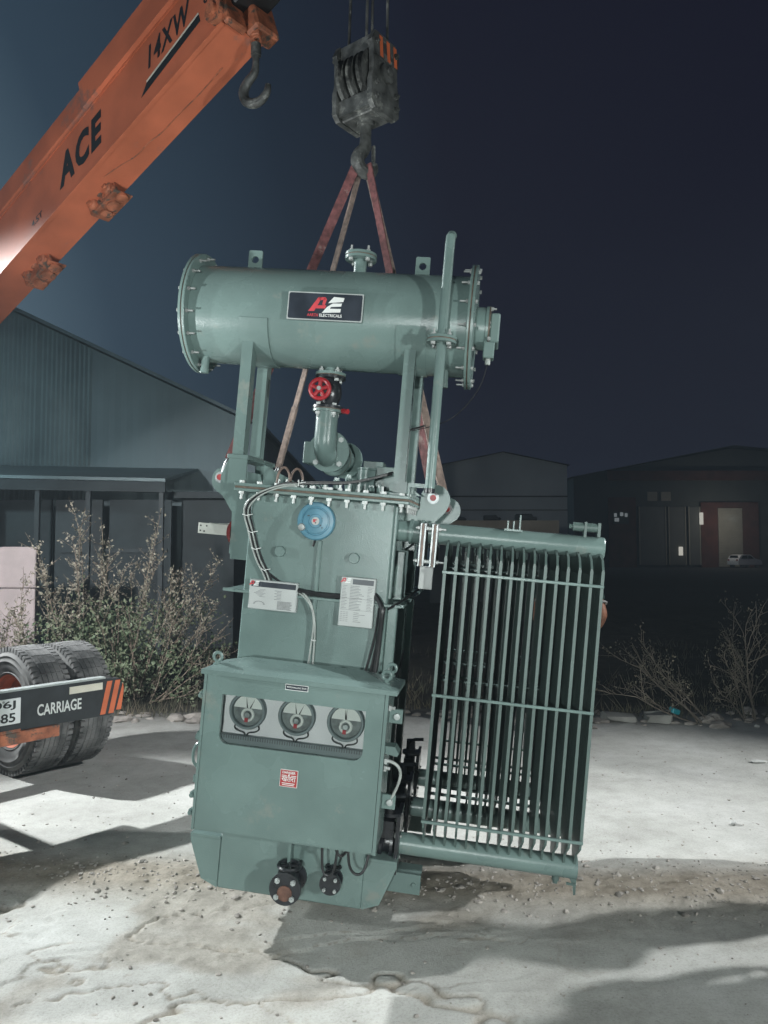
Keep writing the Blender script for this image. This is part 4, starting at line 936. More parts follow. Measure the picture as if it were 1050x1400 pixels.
def aux_hook():
    p = BMX @ Vector((-.90, .02, -.03))
    t = thing('auxiliary_hook', 'dark auxiliary crane hook dangling under the boom end', 'hook', (p.x, p.y, p.z-.50), R(-20))
    h = B().cyl((0, 0, .40), (0, 0, .32), .035, n=14).cyl((0, 0, .33), (0, 0, .25), .022, n=12)
    h.tube([(0, 0, .27), (-.005, 0, .20), (-.06, 0, .155), (-.098, 0, .09), (-.08, 0, .02), (-.02, 0, -.012), (.045, 0, .0), (.088, 0, .05), (.095, 0, .10)], lambda u: .020+.014*math.sin(PI*min(1, u*1.05)), 12, 2)
    h.obj('hook_body', 'dark_steel', t); t.scale = (.88, .88, .88); t.location.z += .05
    B().torus((0, 0, .425), (0, 1, 0), .035, .010, 16, 6).box(-.03, .03, -.025, .025, .455, .53, .006).obj('swivel_eye', 'orange_dirty', t)
aux_hook()

# ------------------------------------------------------------------ goods truck: rear bar and twin wheels at the left edge
def truck():
    E = Vector((-1.735, 5.19, 0)); rz = math.atan2(av.y, av.x)
    # local x along the axle (away to the right), -y towards the viewer
    t = thing('goods_truck', 'rear of a goods truck with twin tyres and a black CARRIAGE bar', 'truck', E, rz)
    B().plate([(-2.3, .565), (-.10, .545), (-.02, .60), (0, .70), (-.04, .775), (-.15, .785), (-2.3, .785)], [], 'y', 0, .05).obj('rear_bar', 'chassis', t)
    rb = bpy.data.objects['rear_bar']
    B().box(-2.3, -.15, -.012, .052, .7855, .797).obj('bar_lip', 'offwhite', rb)
    B().box(-2.3, -.45, .0, .09, .47, .542, .006).box(-2.3, -.7, -.004, .09, .542, .560).obj('lower_channel', 'orange_dirty', t)
    for a in (-.128, -.068, -.012):
        quads('chevron', [[(a-.050, -.002, .57 if a > -.02 else .555), (a-.012, -.002, .57 if a > -.02 else .555), (min(a+.036, -.006), -.002, .70 if a > -.02 else .765), (a-.002, -.002, .745 if a > -.02 else .765)]], 'chev', rb)
    B().box(-.395, -.165, -.006, -.0005, .718, .762).obj('reflector', 'reflector', rb)
    text('lettering', 'CARRIAGE', 'logowhite', rb, (-.60, -.001, .615), (1, 0, 0), (0, 0, 1), .29, .070, .001, .02)
    p = B().box(-1.24, -.705, -.010, -.002, .595, .745, .003).obj('number_plate', 'plate', t)
    text('lettering', '06J', 'black', p, (-.872, -.011, .680), (1, 0, 0), (0, 0, 1), .135, .054, .0006, .02)
    text('lettering', '485', 'black', p, (-.872, -.011, .608), (1, 0, 0), (0, 0, 1), .135, .054, .0006, .02)
    for i in range(2): bolt_on(p, (-1.25+.44*i, -.0105, .73), (0, -1, 0), .008, .004)
    # chassis rails and axle beyond the frame
    for x in (-1.75, -.95): B().box(x-.035, x+.035, .051, 5.0, .62, .82, .008).obj('chassis_rail', 'chassis', t)
    B().cyl((-2.4, 1.07, .46), (-.35, 1.07, .46), .07, n=14).obj('axle', 'chassis', t)
    R_ = .458
    prof = [(.26, -.115), (.285, -.125), (.33, -.138), (.38, -.140), (.425, -.128), (.443, -.108), (R_-.004, -.100), (R_, -.05), (R_, 0), (R_, .05), (R_-.004, .100), (.443, .108), (.425, .128), (.38, .140), (.33, .138), (.285, .125), (.26, .115)]
    for x in (-.126, .190):
        w = B().lathe(prof[5:12], (0, 0, 0), (1, 0, 0), 64)
        for k in range(64):
            a = 2*PI*k/64; mm = Matrix.Rotation(a, 4, 'X')
            for sg in (-1, 1):
                w.box(sg*.108-.022, sg*.108+.022, -.0145, .0145, R_-.032, R_+.002, m=mm)
            if k % 2 == 0:
                for q in (-.055, -.018, .018, .055): w.box(q-.0165, q+.0165, -.042, .040, R_-.012, R_+.003, m=mm)
        wo = w.obj('wheel', 'rubber', t, 25); wo.location = (x, 1.07, R_)
        B().lathe([(.26, -.112), (.272, -.122), (.276, -.128), (.282, -.122), (.300, -.131), (.330, -.138), (.352, -.140), (.356, -.146), (.362, -.146), (.366, -.140), (.392, -.137), (.396, -.142), (.402, -.141), (.406, -.133), (.425, -.128), (.443, -.108)], (0, 0, 0), (1, 0, 0), 72).lathe(prof[11:], (0, 0, 0), (1, 0, 0), 64).obj('sidewall', 'sidewall', wo, 60)
        rim = B().lathe([(.262, -.118), (.255, -.10), (.235, -.085), (.225, -.02), (.16, .0), (.12, -.045), (.10, -.05), (.09, -.085), (0, -.085)], (0, 0, 0), (1, 0, 0), 40)
        for k in range(8): rim.bolt((-.02, .19*math.cos(k*PI/4), .19*math.sin(k*PI/4)), (-1, 0, 0), .014, .02)
        rim.obj('rim', 'orange', wo)
        B().lathe([(.262, .118), (.235, .085), (.16, .04), (0, .04)], (0, 0, 0), (1, 0, 0), 40).obj('rim', 'orange', wo)
truck()

# ------------------------------------------------------------------ buildings
def shed_left():
    t = thing('corrugated_shed', 'pale corrugated metal shed with sloping gable and a low lean-to', 'shed', (-6, 14, 0))
    def ztop(x): return 6.063-.472*(x+6.772) if x > -8.2 else 6.737-.472*(-8.2-x)
    xs0 = np.arange(-14.2, -2.35, .98)
    for i, x0 in enumerate(xs0):
        x1 = min(x0+.979, -2.36); rib = x0 < -6.3; n = int(round((x1-x0)/.0425)) if rib else int(round((x1-x0)/.11))
        V = []; F = []
        for k in range(n+1):
            x = x0+(x1-x0)*k/n; dy = (.012 if k % 2 else -.012) if rib else (.004 if k % 2 else 0)
            V += [(x+6, dy, 0), (x+6, dy, ztop(x)-.03)]
        F = [[2*k, 2*k+2, 2*k+3, 2*k+1] for k in range(n)]
        pyd('cladding_sheet', V, F, 'clad' if rib else 'clad2', t)
    # roof slopes and the body behind
    r = B()
    for xa, xb in ((-8.2, -2.2), (-14.4, -8.2)):
        za, zb = ztop(xa), ztop(xb); vs = [r.bm.verts.new(p) for p in ((xa+6, -.18, za), (xb+6, -.18, zb), (xb+6, 12, zb), (xa+6, 12, za), (xa+6, -.18, za+.06), (xb+6, -.18, zb+.06), (xb+6, 12, zb+.06), (xa+6, 12, za+.06))]
        for f in ((0, 1, 2, 3), (4, 5, 6, 7), (0, 1, 5, 4), (1, 2, 6, 5), (2, 3, 7, 6), (3, 0, 4, 7)): r.bm.faces.new([vs[q] for q in f])
    r.obj('roof', 'clad2', t, 0)
    B().box(3.56, 3.64, .05, 12, 0, 3.95).obj('side_wall', 'clad2', t)
    # lean-to
    b = B(); y = -2.0
    pyd('lean_to_roof', [(-3.0, -.03, 3.25), (2.6, -.03, 3.15), (2.57, y, 2.78), (-3.0, y, 2.90), (-3.0, -.03, 3.20), (2.6, -.03, 3.10), (2.57, y, 2.73), (-3.0, y, 2.85)], [[0, 1, 2, 3], [7, 6, 5, 4], [3, 2, 6, 7], [1, 5, 6, 2], [0, 3, 7, 4]], 'clad', t)
    pyd('fascia', [(-3.0, y-.01, 2.84), (2.57, y-.01, 2.72), (2.57, y-.01, 2.56), (-3.0, y-.01, 2.66), (-3.0, y+.03, 2.84), (2.57, y+.03, 2.72), (2.57, y+.03, 2.56), (-3.0, y+.03, 2.66)], [[0, 1, 2, 3], [7, 6, 5, 4], [0, 4, 5, 1], [3, 2, 6, 7], [1, 5, 6, 2]], 'dark', t)
    for x in (-2.6, -.7, .55, 1.35, 2.50): B().box(x-.035, x+.035, y+.03, y+.10, 0, 2.70).obj('post', 'roof', t)
    for x0, x1, m in ((-3, -1.15, 'clad'), (-1.1, .45, 'dark'), (.52, 1.3, 'roof'), (1.42, 2.45, 'dark')): B().box(x0, x1, -1.2, -1.15, 0, 2.5).obj('wall_panel', m, t)
    B().box(-1.0, .4, -1.25, -1.2005, 1.2, 1.28).box(.6, 2.4, -1.25, -1.2005, 1.62, 1.68).obj('rail', 'roof', t)
    B().box(2.60, 3.55, -1.6, .0, 2.50, 2.60).box(2.62, 3.5, -1.2, -.1, 0, 2.5).obj('low_annex', 'dark', t)
shed_left()
t = thing('plaster_wall', 'pale pinkish wall of two stacked panels at the left edge', 'wall', (-5.2, 9.5, 0))
B().box(-.8, .90, 0, .14, 0, 1.17, .01).obj('panel', 'pinkboard', t); B().box(-.8, .90, .005, .135, 1.18, 1.685, .01).obj('panel', 'pinkboard', t)

t = thing('gabled_shed', 'distant pale gabled shed in the middle behind the radiator', 'shed', (6.2, 40, 0))
def gab(x0, x1, zt, ze, y0, y1, name, m, par):
    xm = (x0+x1)/2; v = [(x0, y0, 0), (x1, y0, 0), (x1, y0, ze), (xm, y0, zt), (x0, y0, ze)]; v += [(x, y1, z) for x, _, z in v]
    return pyd(name, v, [[0, 1, 2, 3, 4], [9, 8, 7, 6, 5], [0, 5, 6, 1], [1, 6, 7, 2], [4, 9, 5, 0]], m, par)
gab(-3.3, 3.37, 6.9, 6.22, 0, 14, 'wall', 'clad3', t)
pyd('roof', [(-3.4, -.2, 6.22), (.03, -.2, 6.93), (3.5, -.2, 6.22), (3.5, 14, 6.22), (.03, 14, 6.93), (-3.4, 14, 6.22)], [[0, 1, 4, 5], [1, 2, 3, 4]], 'roof', t)
B().box(-3.3, 3.37, -.03, -.001, 4.55, 4.62).box(-3.3, 3.37, -.03, -.001, 3.85, 3.9).obj('rail', 'farwall', t)
t = thing('boundary_wall', 'low cream wall behind the radiator tops', 'wall', (3.4, 25, 0))
B().box(-1.9, 2.25, 0, .2, 0, 2.26).obj('wall_body', 'dark', t); B().box(-1.95, 2.3, -.04, .24, 2.262, 2.68).obj('coping', 'cream', t)
for x, r_ in ((.1, .16), (-.9, .10), (1.2, .2)): B().box(x-r_*1.6, x+r_*1.3, .02, .18, 2.682, 2.70+r_, .04).box(x-r_*.5, x+r_*2, .03, .17, 2.683, 2.69+r_*.6, .03).obj('dark_debris', 'dark', t)

def big_building():
    t = thing('industrial_building', 'large dark industrial building far off with tall doors and lit windows', 'building', (22.3, 90, 0))
    V = [(0, 0, 0), (50, 0, 0), (50, 0, 11.2), (18.7, 0, 14.0), (0, 0, 10.6)]; V += [(x, 30, z) for x, _, z in V]
    pyd('wall', V, [[0, 1, 2, 3, 4], [9, 8, 7, 6, 5], [4, 9, 5, 0], [1, 6, 7, 2]], 'farwall', t)
    pyd('roof', [(-.5, -.6, 10.55), (18.7, -.6, 14.3), (50.5, -.6, 11.1), (50.5, 30, 11.1), (18.7, 30, 14.3), (-.5, 30, 10.55)], [[0, 1, 4, 5], [1, 2, 3, 4]], 'roof', t)
    B().box(3.9, 50, -.5, -.01, 10.2, 11.3).obj('fascia', 'brick', t)
    B().box(4.0, 7.2, -.2, -.01, 0, 8.2).obj('wall_bay', 'brick', t)
    for x in (8.6, 10.2): B().box(x, x+1.15, -.15, -.01, 7.8, 8.85).obj('window', 'shutter', t)
    for x0, x1 in ((7.5, 10.7), (10.95, 13.0), (13.3, 14.7)):
        d = B().box(x0, x1, -.25, -.01, .3, 7.1).obj('door', 'fardoor', t)
        for q in (x0, x1-.12): B().box(q, q+.12, -.32, -.251, .3, 7.1).obj('door_post', 'shutter', d)
    B().box(14.75, 21.5, -.35, -.01, 0, 7.6).obj('wall_bay', 'brick', t)
    s = B(); 
    for i in range(22): s.box(16.7, 19.5, -.48-.03*(i % 2), -.3505, .1+i*.31, .40+i*.31)
    s.obj('roller_shutter', 'shutter', t)
    w = B().box(4.5, 6.3, -.32, -.21, 5.1, 6.45).obj('window', 'farwall', t)
    for x, z, a, m in ((4.6, 5.9, .3, 'lit2'), (5.3, 6.0, .35, 'lit2'), (5.85, 5.9, .3, 'lit2'), (4.65, 5.35, .5, 'lit2')): B().box(x, x+a, -.40, -.3205, z, z+.42).obj('lit_pane', m, w)
    B().box(14.55, 14.95, -.5, -.3505, 5.0, 6.4).obj('lit_pane', 'lit', t)
    B().box(12.1, 12.5, -.5, -.2505, 1.4, 2.4).obj('lit_pane', 'lit', t)
big_building()
def car():
    t = thing('parked_car', 'small white hatchback parked far off by the roller shutter', 'car', (41.0, 87.5, 0), R(22))
    prof = [(-1.75, .35), (-1.78, .75), (-1.70, 1.0), (-1.35, 1.42), (-.9, 1.52), (.05, 1.50), (.75, 1.05), (1.55, .92), (1.78, .70), (1.80, .35)]
    B().plate(prof, [], 'y', -.8, 1.6).obj('body', 'carwhite', t)
    for y in (-.812, .802):
        B().plate([(-1.35, 1.05), (-1.15, 1.38), (-.40, 1.42), (-.40, 1.05)], [], 'y', y, .01).plate([(-.33, 1.05), (-.33, 1.42), (.02, 1.40), (.55, 1.05)], [], 'y', y, .01).obj('side_window', 'glassdark', t)
    B().plate([(-.62, 1.08), (.62, 1.08), (.55, 1.40), (-.55, 1.40)], [], 'x', -1.60, .01).obj('rear_window', 'glassdark', t)
    for x in (-1.1, 1.1):
        for y in (-.78, .62): B().lathe([(0, 0), (.31, 0), (.31, .17), (0, .17)], (x, y, .31), (0, 1, 0), 18).obj('wheel', 'rubber', t)
    for y in (-.7, .5): B().box(-1.80, -1.76, y, y+.2, .8, .98).obj('tail_light', 'danger', t)
car()

# ------------------------------------------------------------------ plants
def leafmesh(name, P, S, m, parent, up=.4):
    n = len(P); d = rng.normal(size=(n, 3)); d[:, 2] += up; d /= np.linalg.norm(d, axis=1, keepdims=True)
    e_ = rng.normal(size=(n, 3)); e_ -= d*(e_*d).sum(1, keepdims=True); e_ /= np.linalg.norm(e_, axis=1, keepdims=True)
    nrm = np.cross(d, e_); S = np.asarray(S)[:, None]
    a = P; b_ = P+d*S*.5+e_*S*.28+nrm*S*.08; c = P+d*S; f = P+d*S*.5-e_*S*.28+nrm*S*.08
    V = np.stack([a, b_, c, f], 1).reshape(-1, 3); i = np.arange(n)*4
    F = np.concatenate([np.stack([i, i+1, i+2], 1), np.stack([i, i+2, i+3], 1)])
    return kind(pyd(name, V, F, m, parent), 'stuff')
def stalk(p, d, L_, r, seed, curve=.25, n=7, lean=(0, 0)):
    rr = random.Random(seed); P = [Vector(p)]; d = Vector(d).normalized()
    for k in range(n):
        d = (d+Vector((rr.uniform(-1, 1)*curve*.5+lean[0]*.05, rr.uniform(-1, 1)*curve*.5+lean[1]*.05, rr.uniform(-.3, .4)*curve*.5))).normalized(); P.append(P[-1]+d*(L_/n))
    return P
def bush_left():
    # leafy green mass
    c = np.array([-2.85, 8.55]); t = thing('green_shrub', 'dense leafy green shrub behind the truck tyres', 'shrub', (c[0], c[1], gz(*c)))
    P = []; cl = [(random.gauss(0, .42), random.gauss(0, .30), abs(random.gauss(.42, .34))) for _ in range(70)]
    for (x, y, z) in cl:
        if z > 1.35: continue
        k = 95; P.append(rng.normal(size=(k, 3))*[.12, .12, .11]+[x*(1.15-.2*z), y, z])
    P = np.concatenate(P); P = P[P[:, 2] > .0]
    leafmesh('leaves', P, rng.uniform(.03, .065, len(P)), 'leaf', t)
    b = B()
    for i in range(26): b.tube(stalk((random.uniform(-.25, .25), random.uniform(-.2, .2), 0), (random.uniform(-.5, .5), random.uniform(-.4, .4), 1), random.uniform(.7, 1.2), .01, 100+i), lambda u: .009*(1-u*.8), 5)
    b.obj('stems', 'bark', t)
    # tall dry flowering weeds
    def weed(x, y, spec, lab, seed, lf=(.020, .046), dens=1.0, gl=0):
        tt = thing('dry_weed', lab, 'weed', (x, y, gz(x, y)), group='tall dry weeds in front of the shed')
        b = B(); Q = []; G_ = []
        for j, (dx, dz, L_) in enumerate(spec):
            P_ = stalk((random.uniform(-.08, .08), random.uniform(-.1, .1), 0), (dx, random.uniform(-.2, .2), dz), L_, .01, seed*10+j, .22, 9)
            b.tube(P_, lambda u: .0085*(1-.75*u), 5)
            for s in range(5, 10):
                for q in range(3):
                    base = P_[s-1].lerp(P_[min(s, 9)], random.random()); d = Vector((random.uniform(-1, 1)+dx*.5, random.uniform(-1, 1), random.uniform(.2, 1.1))).normalized(); ln = random.uniform(.08, .26)
                    br = [base, base+d*ln*.5, base+d*ln+Vector((0, 0, .02))]; b.tube(br, lambda u: .0035*(1-.6*u), 4)
                    for w in range(int(9*dens)):
                        u = random.random(); pp = base+d*ln*u+Vector([random.gauss(0, .018) for _ in range(3)]); Q.append(pp[:])
            for w in range(int(42*dens)):
                u = random.uniform(.45, 1.0)*9; k = min(8, int(u)); pp = P_[k].lerp(P_[k+1], u-k)+Vector([random.gauss(0, .020) for _ in range(3)]); Q.append(pp[:])
            for w in range(gl):
                u = random.uniform(.1, .6)*9; k = int(u); pp = P_[k].lerp(P_[k+1], u-k)+Vector([random.gauss(0, .06) for _ in range(3)]); G_.append(pp[:])
        b.obj('stems', 'bark', tt)
        Q = np.array(Q); leafmesh('seed_heads', Q, rng.uniform(*lf, len(Q)), 'dryleaf', tt, .8)
        if G_: G_ = np.array(G_); leafmesh('leaves', G_, rng.uniform(.03, .06, len(G_)), 'leaf', tt)
    weed(-3.35, 8.6, [(-.05, 1, 2.0), (.05, 1, 2.08), (.12, 1, 1.75), (-.15, 1, 1.7), (.02, 1, 1.85), (.2, 1, 1.5), (-.25, 1, 1.45), (.15, 1, 1.65)], 'tallest dry weed with a bushy pale seed head above the truck tyre', 1, gl=40)
    weed(-2.95, 8.8, [(.1, 1, 2.02), (.22, 1, 1.7), (.0, 1, 1.6), (-.12, 1, 1.55), (.3, 1, 1.5), (.1, 1, 1.45)], 'dry weed with one thin upright stem standing taller', 2, gl=40)
    weed(-2.60, 8.5, [(.55, 1, 1.75), (.42, 1, 1.5), (.3, 1, 1.45), (.75, 1, 1.35), (.5, 1, 1.2), (.2, 1, 1.35)], 'dry weed leaning right towards the transformer', 3, gl=25)
    weed(-2.45, 8.3, [(1.3, 1, 1.05), (1.0, .8, .95), (1.6, .7, .9), (.8, 1, 1.0), (.5, 1, .95), (1.8, .45, .85)], 'low sprawling dry weed with bare twigs beside the marshalling box', 4, (.012, .026), .6)
    weed(-3.75, 8.4, [(-.1, 1, 1.3), (.1, 1, 1.2), (-.3, 1, 1.1), (0, 1, 1.4), (.2, 1, 1.0), (-.2, 1, .9)], 'dusty leafy weed in front of the pale wall', 5, gl=60)
    weed(-4.35, 8.6, [(-.1, 1, .9), (.1, 1, .8), (-.3, 1, .8), (.25, 1, .85), (0, 1, .7)], 'low weed at the foot of the pale wall', 6, gl=60)
bush_left()
def branchy(x, y, label, spec, seed):
    rr = random.Random(seed); t = thing('bare_shrub', label, 'shrub', (x, y, gz(x, y)), group='bare dry shrubs along the roadside')
    b = B(); Q = []
    def grow(p, d, L_, r, lv):
        P = [Vector(p)]; d = Vector(d).normalized(); n = 6
        for k in range(n):
            d = (d+Vector([rr.uniform(-.16, .16) for _ in range(3)])).normalized(); P.append(P[-1]+d*L_/n)
        b.tube(P, lambda u: r*(1-.6*u), 5)
        if lv > 0:
            for k in range(2, n+1):
                for _ in range(1 if rr.random() < .75 else 2):
                    dd = (d+Vector((rr.uniform(-.9, .9), rr.uniform(-.9, .9), rr.uniform(-.3, .7)))).normalized(); grow(P[k], dd, L_*rr.uniform(.3, .55), r*.55, lv-1)
        else:
            for k in range(5): Q.append((P[-1]+Vector([rr.gauss(0, .022) for _ in range(3)]))[:])
    for dx, dz, L_ in spec: grow((rr.uniform(-.06, .06), rr.uniform(-.05, .05), -.02), (dx, rr.uniform(-.3, .3), dz), L_, .009, 2)
    b.obj('branches', 'bark2', t)
    Q = np.array(Q); leafmesh('dry_leaves', Q, rng.uniform(.012, .03, len(Q)), 'dryleaf2', t)
branchy(3.05, 7.35, 'bare dry shrub with long branches arching left over the kerb', [(-.75, 1, .78), (-.5, 1, .6), (-1.3, .55, .8), (-.9, .75, .7), (-1.5, .35, .65)], 3)
branchy(3.55, 7.5, 'upright bare dry shrub at the right edge', [(0, 1, .85), (.1, 1, .7), (-.12, 1, .8), (-.5, 1, .5), (-.7, .8, .45)], 5)
def grass():
    V = []; F = []; k = 0
    n = 9000; X = rng.uniform(-6, 6.5, n); Y = 7.55+np.abs(rng.normal(0, .9, n)); Y = np.where(rng.random(n) < .35, 7.5+rng.uniform(0, 6, n), Y)
    keep = fbm(X*1.3, Y*1.3, 3, 77) > .47; X, Y = X[keep], Y[keep]; Z = ground_fn(X, Y)[0]; n = len(X)
    H = rng.uniform(.03, .16, n)*(1+.8*(rng.random(n) < .1)); A = rng.uniform(0, 6.28, n); lx, ly = rng.normal(0, .4, n)*H, rng.normal(0, .4, n)*H
    w = .004
    P = np.stack([np.stack([X-w*np.cos(A), Y-w*np.sin(A), Z-.005], 1), np.stack([X+w*np.cos(A), Y+w*np.sin(A), Z-.005], 1), np.stack([X+lx, Y+ly, Z+H], 1)], 1).reshape(-1, 3)
    i = np.arange(n)*3
    kind(pyd('dry_grass', P, np.stack([i, i+1, i+2], 1), 'grass'), 'stuff')
    # kerb stones and clods along the edge of the yard
    base = bmesh.new(); bmesh.ops.create_icosphere(base, subdivisions=2, radius=1); bv = np.array([v.co[:] for v in base.verts]); bf = np.array([[v.index for v in f.verts] for f in base.faces]); base.free()
    V = []; F = []
    for i in range(150):
        x = random.uniform(-4.5, 4.6); y = 7.62-.05*max(0, x)+random.gauss(0, .16); s = random.choice((.02, .03, .04, .07))
        p = bv*(1+(fbm(bv[:, 0]*1.7+i, bv[:, 1]*1.7+bv[:, 2]*2, 3, i)-.5)[:, None]*.9)*s*np.array([random.uniform(1, 2.0), 1, random.uniform(.4, .8)])+[x, y, gz(x, y)+s*.2]
        F.append(bf+len(V)*len(bv)); V.append(p)
    kind(pyd('roadside_clods', np.concatenate(V), np.concatenate(F), 'stone'), 'stuff')
grass()
def slab_stone(x, y, sx, sy, sz, lab, m='concrete'):
    b = B().box(-sx, sx, -sy, sy, 0, sz, .015)
    for v in b.bm.verts: v.co += Vector([random.uniform(-.02, .02) for _ in range(3)])
    o = b.obj('concrete_lump', m); o.location = (x, y, gz(x, y)-.01); o.rotation_euler = (random.uniform(-.1, .1), random.uniform(-.1, .1), random.uniform(-.4, .4)); tag(o, lab, 'stone', 'broken concrete lumps on the roadside')
slab_stone(2.25, 7.45, .16, .07, .07, 'broken concrete lump beside the bare shrub')
slab_stone(2.62, 7.42, .12, .09, .09, 'rough concrete lump next to the cyan litter')
slab_stone(-1.15, 8.35, .22, .10, .06, 'flat pale stone slab in the weeds beside the box roof')
o = B().box(-.05, .05, -.03, .03, 0, .05, .008).obj('plastic_scrap', 'cyan'); o.location = (2.74, 7.36, gz(2.74, 7.36)+.09); o.rotation_euler = (.2, .3, .5); tag(o, 'small cyan plastic scrap on the roadside rubble', 'litter')
for i, (x, y, lab) in enumerate(((2.86, 5.95, 'crumpled pale paper scrap on the concrete at the far right'), (2.06, 4.62, 'small white litter bit on the lit concrete near the right edge'), (3.45, 7.2, 'white litter scrap under the upright bare shrub'))):
    b = B().ball((0, 0, .012), .03, 8, (1.5, .8, .35))
    for v in b.bm.verts: v.co += Vector([random.uniform(-.006, .006) for _ in range(3)])
    o = b.obj('litter_scrap', 'litter', None, 0); o.location = (x, y, gz(x, y)); o.rotation_euler = (0, 0, i); o.scale = (1.5, 1, 1) if i == 0 else (.7, .7, 1); tag(o, lab, 'litter', 'litter scraps on the yard')

# ------------------------------------------------------------------ person standing behind the radiator, hand on hip
def person():
    t = thing('person', 'person in a dark green short-sleeved shirt standing behind the radiator, elbow showing', 'person', (1.645, 6.85, gz(1.645, 6.85)), R(160))
    def skin(name, verts, edges, rads, m, sub=2):
        me = bpy.data.meshes.new(name); me.from_pydata(verts, edges, []); o = bpy.data.objects.new(name, me); COL.objects.link(o)
        sk = o.modifiers.new('s', 'SKIN'); 
        for i, r in enumerate(rads): me.skin_vertices[0].data[i].radius = (r, r) if not isinstance(r, tuple) else r
        me.skin_vertices[0].data[0].use_root = True
        ss = o.modifiers.new('u', 'SUBSURF'); ss.levels = sub; ss.render_levels = sub
        bpy.context.view_layer.update()
        m2 = bpy.data.meshes.new_from_object(o.evaluated_get(bpy.context.evaluated_depsgraph_get())); bpy.data.objects.remove(o)
        return link(name, m2, m, t, 180)
    # local: x to the figure's left, -y is where it faces, z up
    V = [(0, 0, .93), (0, 0, 1.08), (0, 0, 1.25), (0, .01, 1.40), (0, .01, 1.47), (0, -.005, 1.53), (0, -.02, 1.62), (0, -.02, 1.69),
         (.17, .01, 1.40), (.25, .07, 1.24), (.30, .13, 1.08), (.25, .02, .98), (.17, -.08, .95),
         (-.17, .01, 1.40), (-.25, .07, 1.24), (-.30, .13, 1.08), (-.25, .02, .98), (-.17, -.08, .95),
         (.09, 0, .88), (.10, -.01, .50), (.11, .02, .09), (-.09, 0, .88), (-.10, -.01, .50), (-.11, .02, .09)]
    Ed = [(0, 1), (1, 2), (2, 3), (3, 4), (4, 5), (5, 6), (6, 7), (3, 8), (8, 9), (9, 10), (10, 11), (11, 12), (3, 13), (13, 14), (14, 15), (15, 16), (16, 17), (0, 18), (18, 19), (19, 20), (0, 21), (21, 22), (22, 23)]
    Ra = [(.15, .11), (.14, .10), (.15, .11), (.12, .09), .058, .056, (.082, .098), (.075, .09), .062, .046, .040, .034, .026, .062, .046, .040, .034, .026, .085, .058, .040, .085, .058, .040]
    skin('body', V, Ed, Ra, 'skin')
    S_ = [(0, 0, .90), (0, 0, 1.08), (0, 0, 1.25), (0, .01, 1.41), (0, .01, 1.46), (.18, .012, 1.395), (.245, .065, 1.25), (.27, .09, 1.18), (-.18, .012, 1.395), (-.245, .065, 1.25), (-.27, .09, 1.18)]
    skin('shirt', S_, [(0, 1), (1, 2), (2, 3), (3, 4), (3, 5), (5, 6), (6, 7), (3, 8), (8, 9), (9, 10)], [(.168, .128), (.158, .118), (.168, .128), (.135, .105), .07, .076, .064, .060, .076, .064, .060], 'shirt')
    for s in (-1, 1): B().torus((s*.274, .095, 1.175), (s*.28, .4, -.85), .052, .009, 18, 6).obj('sleeve_trim', 'trim', t)
    Tv = [(0, 0, .95), (0, 0, .86), (.095, 0, .80), (.102, -.01, .50), (.112, .02, .07), (-.095, 0, .80), (-.102, -.01, .50), (-.112, .02, .07)]
    skin('trousers', Tv, [(0, 1), (1, 2), (2, 3), (3, 4), (1, 5), (5, 6), (6, 7)], [(.165, .125), (.155, .12), .100, .076, .064, .100, .076, .064], 'trousers')
    for s in (-1, 1):
        B().ball((s*.115, -.05, .045), .06, 14, (.85, 2.2, .75)).obj('shoe', 'black', t)
        # fingers curled on the hip
        hb = B(); p0 = Vector((s*.165, -.085, .95))
        for k in range(4): hb.tube([p0+Vector((0, 0, .022-.016*k)), p0+Vector((-s*.035, -.022, .020-.016*k)), p0+Vector((-s*.068+s*.006*abs(k-1), -.022, .014-.016*k))], .0088, 8, 1)
        hb.tube([p0+Vector((s*.01, .01, .02)), p0+Vector((-s*.01, .045, .03)), p0+Vector((-s*.03, .07, .028))], .0100, 8, 1).obj('fingers', 'skin', t)
        B().ball((s*.030, -.100, 1.655), .0105, 8).obj('eye', 'trim', t)
    B().ball((0, -.005, 1.695), .096, 16, (.92, 1.05, .82)).obj('hair', 'hair', t)
    B().tube([(0, -.108, 1.655), (0, -.128, 1.625), (0, -.112, 1.618)], .011, 8, 1).ball((.083, -.01, 1.635), .022, 8, (.4, .8, 1.2)).ball((-.083, -.01, 1.635), .022, 8, (.4, .8, 1.2)).tube([(-.022, -.106, 1.592), (0, -.112, 1.590), (.022, -.106, 1.592)], .006, 6).obj('face_features', 'skin', t)
    return t
PERSON = person()
for x, y, a, lab in ((2.28, 3.47, 200, 'added person beyond the right edge level with the transformer, there to cast a shadow'), (2.36, 3.02, 140, 'added person beyond the right edge nearer to the camera, there to cast a shadow')):  # unseen copies of the person, added to throw shadows into the yard
    o = tree_copy(PERSON); o.location = (x, y, gz(x, y)); o.rotation_euler = (0, 0, R(a)); o['label'] = lab; o['group'] = 'people added beyond the right edge to cast shadows'

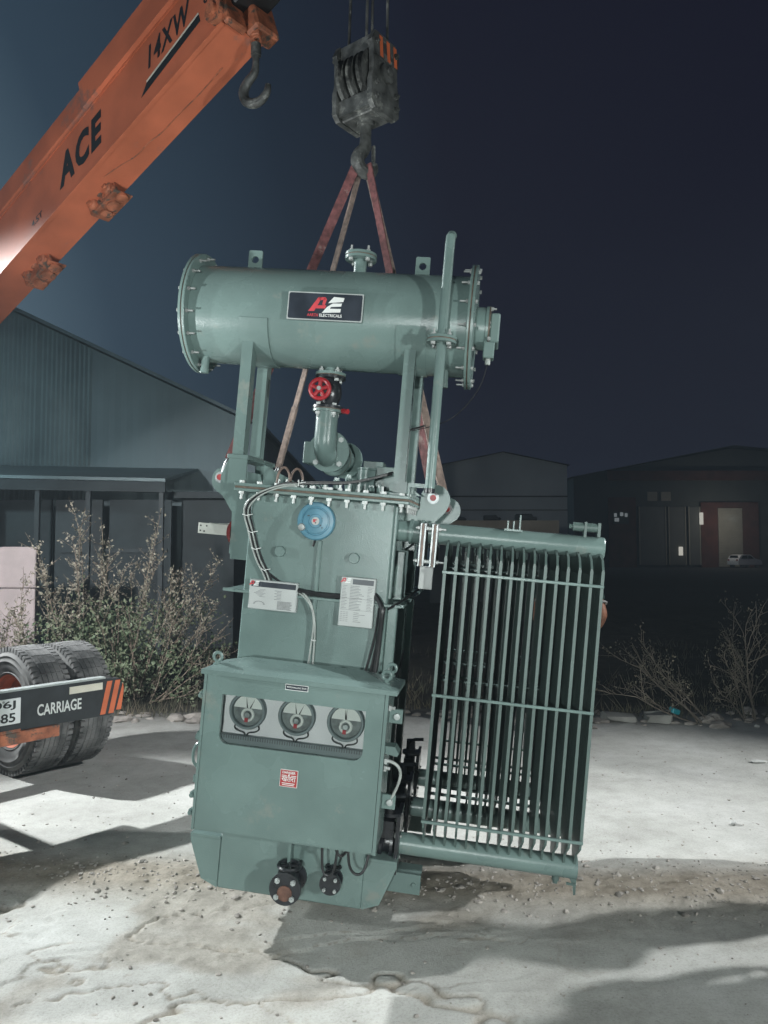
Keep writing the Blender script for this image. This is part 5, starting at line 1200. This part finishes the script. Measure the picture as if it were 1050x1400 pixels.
# ------------------------------------------------------------------ the floodlights themselves
for nm, p, aim, w, cone, size, col in FLOODS:
    p, aim = Vector(p), Vector(aim); d = (aim-p).normalized(); q = d.to_track_quat('-Z', 'Y')
    ld = bpy.data.lights.new('flood_lamp', 'SPOT'); ld.energy = w; ld.spot_size = R(min(170, cone*1.15)); ld.spot_blend = .45 if nm == 'mid' else .7; ld.shadow_soft_size = size; ld.color = col
    lo = bpy.data.objects.new('flood_lamp', ld); COL.objects.link(lo); lo.location = p; lo.rotation_euler = q.to_euler()
    t = thing('floodlight', {'tall': 'tall floodlight mast beyond the left edge behind the truck', 'left': 'low floodlight stand beyond the left edge level with the hanging transformer', 'shed': 'added lamp on its own stand beyond the left edge, brightening the shed', 'boom': 'added short lamp stand beyond the left edge, brightening the boom from below', 'verge': 'added lamp stand beyond the left edge, brightening the weeds and pale wall', 'rear': 'floodlight mast beyond the right edge beside the yard', 'mid': 'middle floodlight stand in front of the transformer', 'right': 'floodlight stand in front of the transformer to the right'}[nm], 'floodlight', (p.x, p.y, 0), group='work floodlights around the yard')
    h = p.z; bk = -d*.16; mm = Matrix.Translation(Vector((0, 0, h))+bk) @ q.to_matrix().to_4x4()
    B().box(-.16, .16, -.12, .12, -.0, .10, .01, m=mm).obj('housing', 'lamphouse', t)
    B().box(-.14, .14, -.10, .10, -.006, -.001, m=mm).obj('lens', 'lens', t)
    b2 = Vector((0, 0, h))+bk*1.6
    B().cyl((b2.x, b2.y, 0), (b2.x, b2.y, h), .03, n=10).cyl((b2.x, b2.y, 0), (b2.x, b2.y, .03), .3, n=16).obj('mast', 'lamphouse', t)
# lamp by the far doors
ld = bpy.data.lights.new('door_lamp', 'POINT'); ld.energy = 200; ld.shadow_soft_size = .2; ld.color = (1, .95, .85)
lo = bpy.data.objects.new('door_lamp', ld); COL.objects.link(lo); lo.location = (38.6, 85, 5.5)

# ------------------------------------------------------------------ dusty air
def haze(d):
    b = B().box(-75, 85, -9, 132, -1.2, 16.5); m = bpy.data.materials.new('haze'); m.use_nodes = True; t = m.node_tree; t.nodes.clear()
    v = t.nodes.new('ShaderNodeVolumePrincipled'); v.inputs['Color'].default_value = (.74, .90, 1, 1); v.inputs['Density'].default_value = d; v.inputs['Anisotropy'].default_value = .2
    o = t.nodes.new('ShaderNodeOutputMaterial'); t.links.new(v.outputs[0], o.inputs['Volume'])
    kind(b.obj('haze', m, None, 0), 'stuff')
haze(.0022)
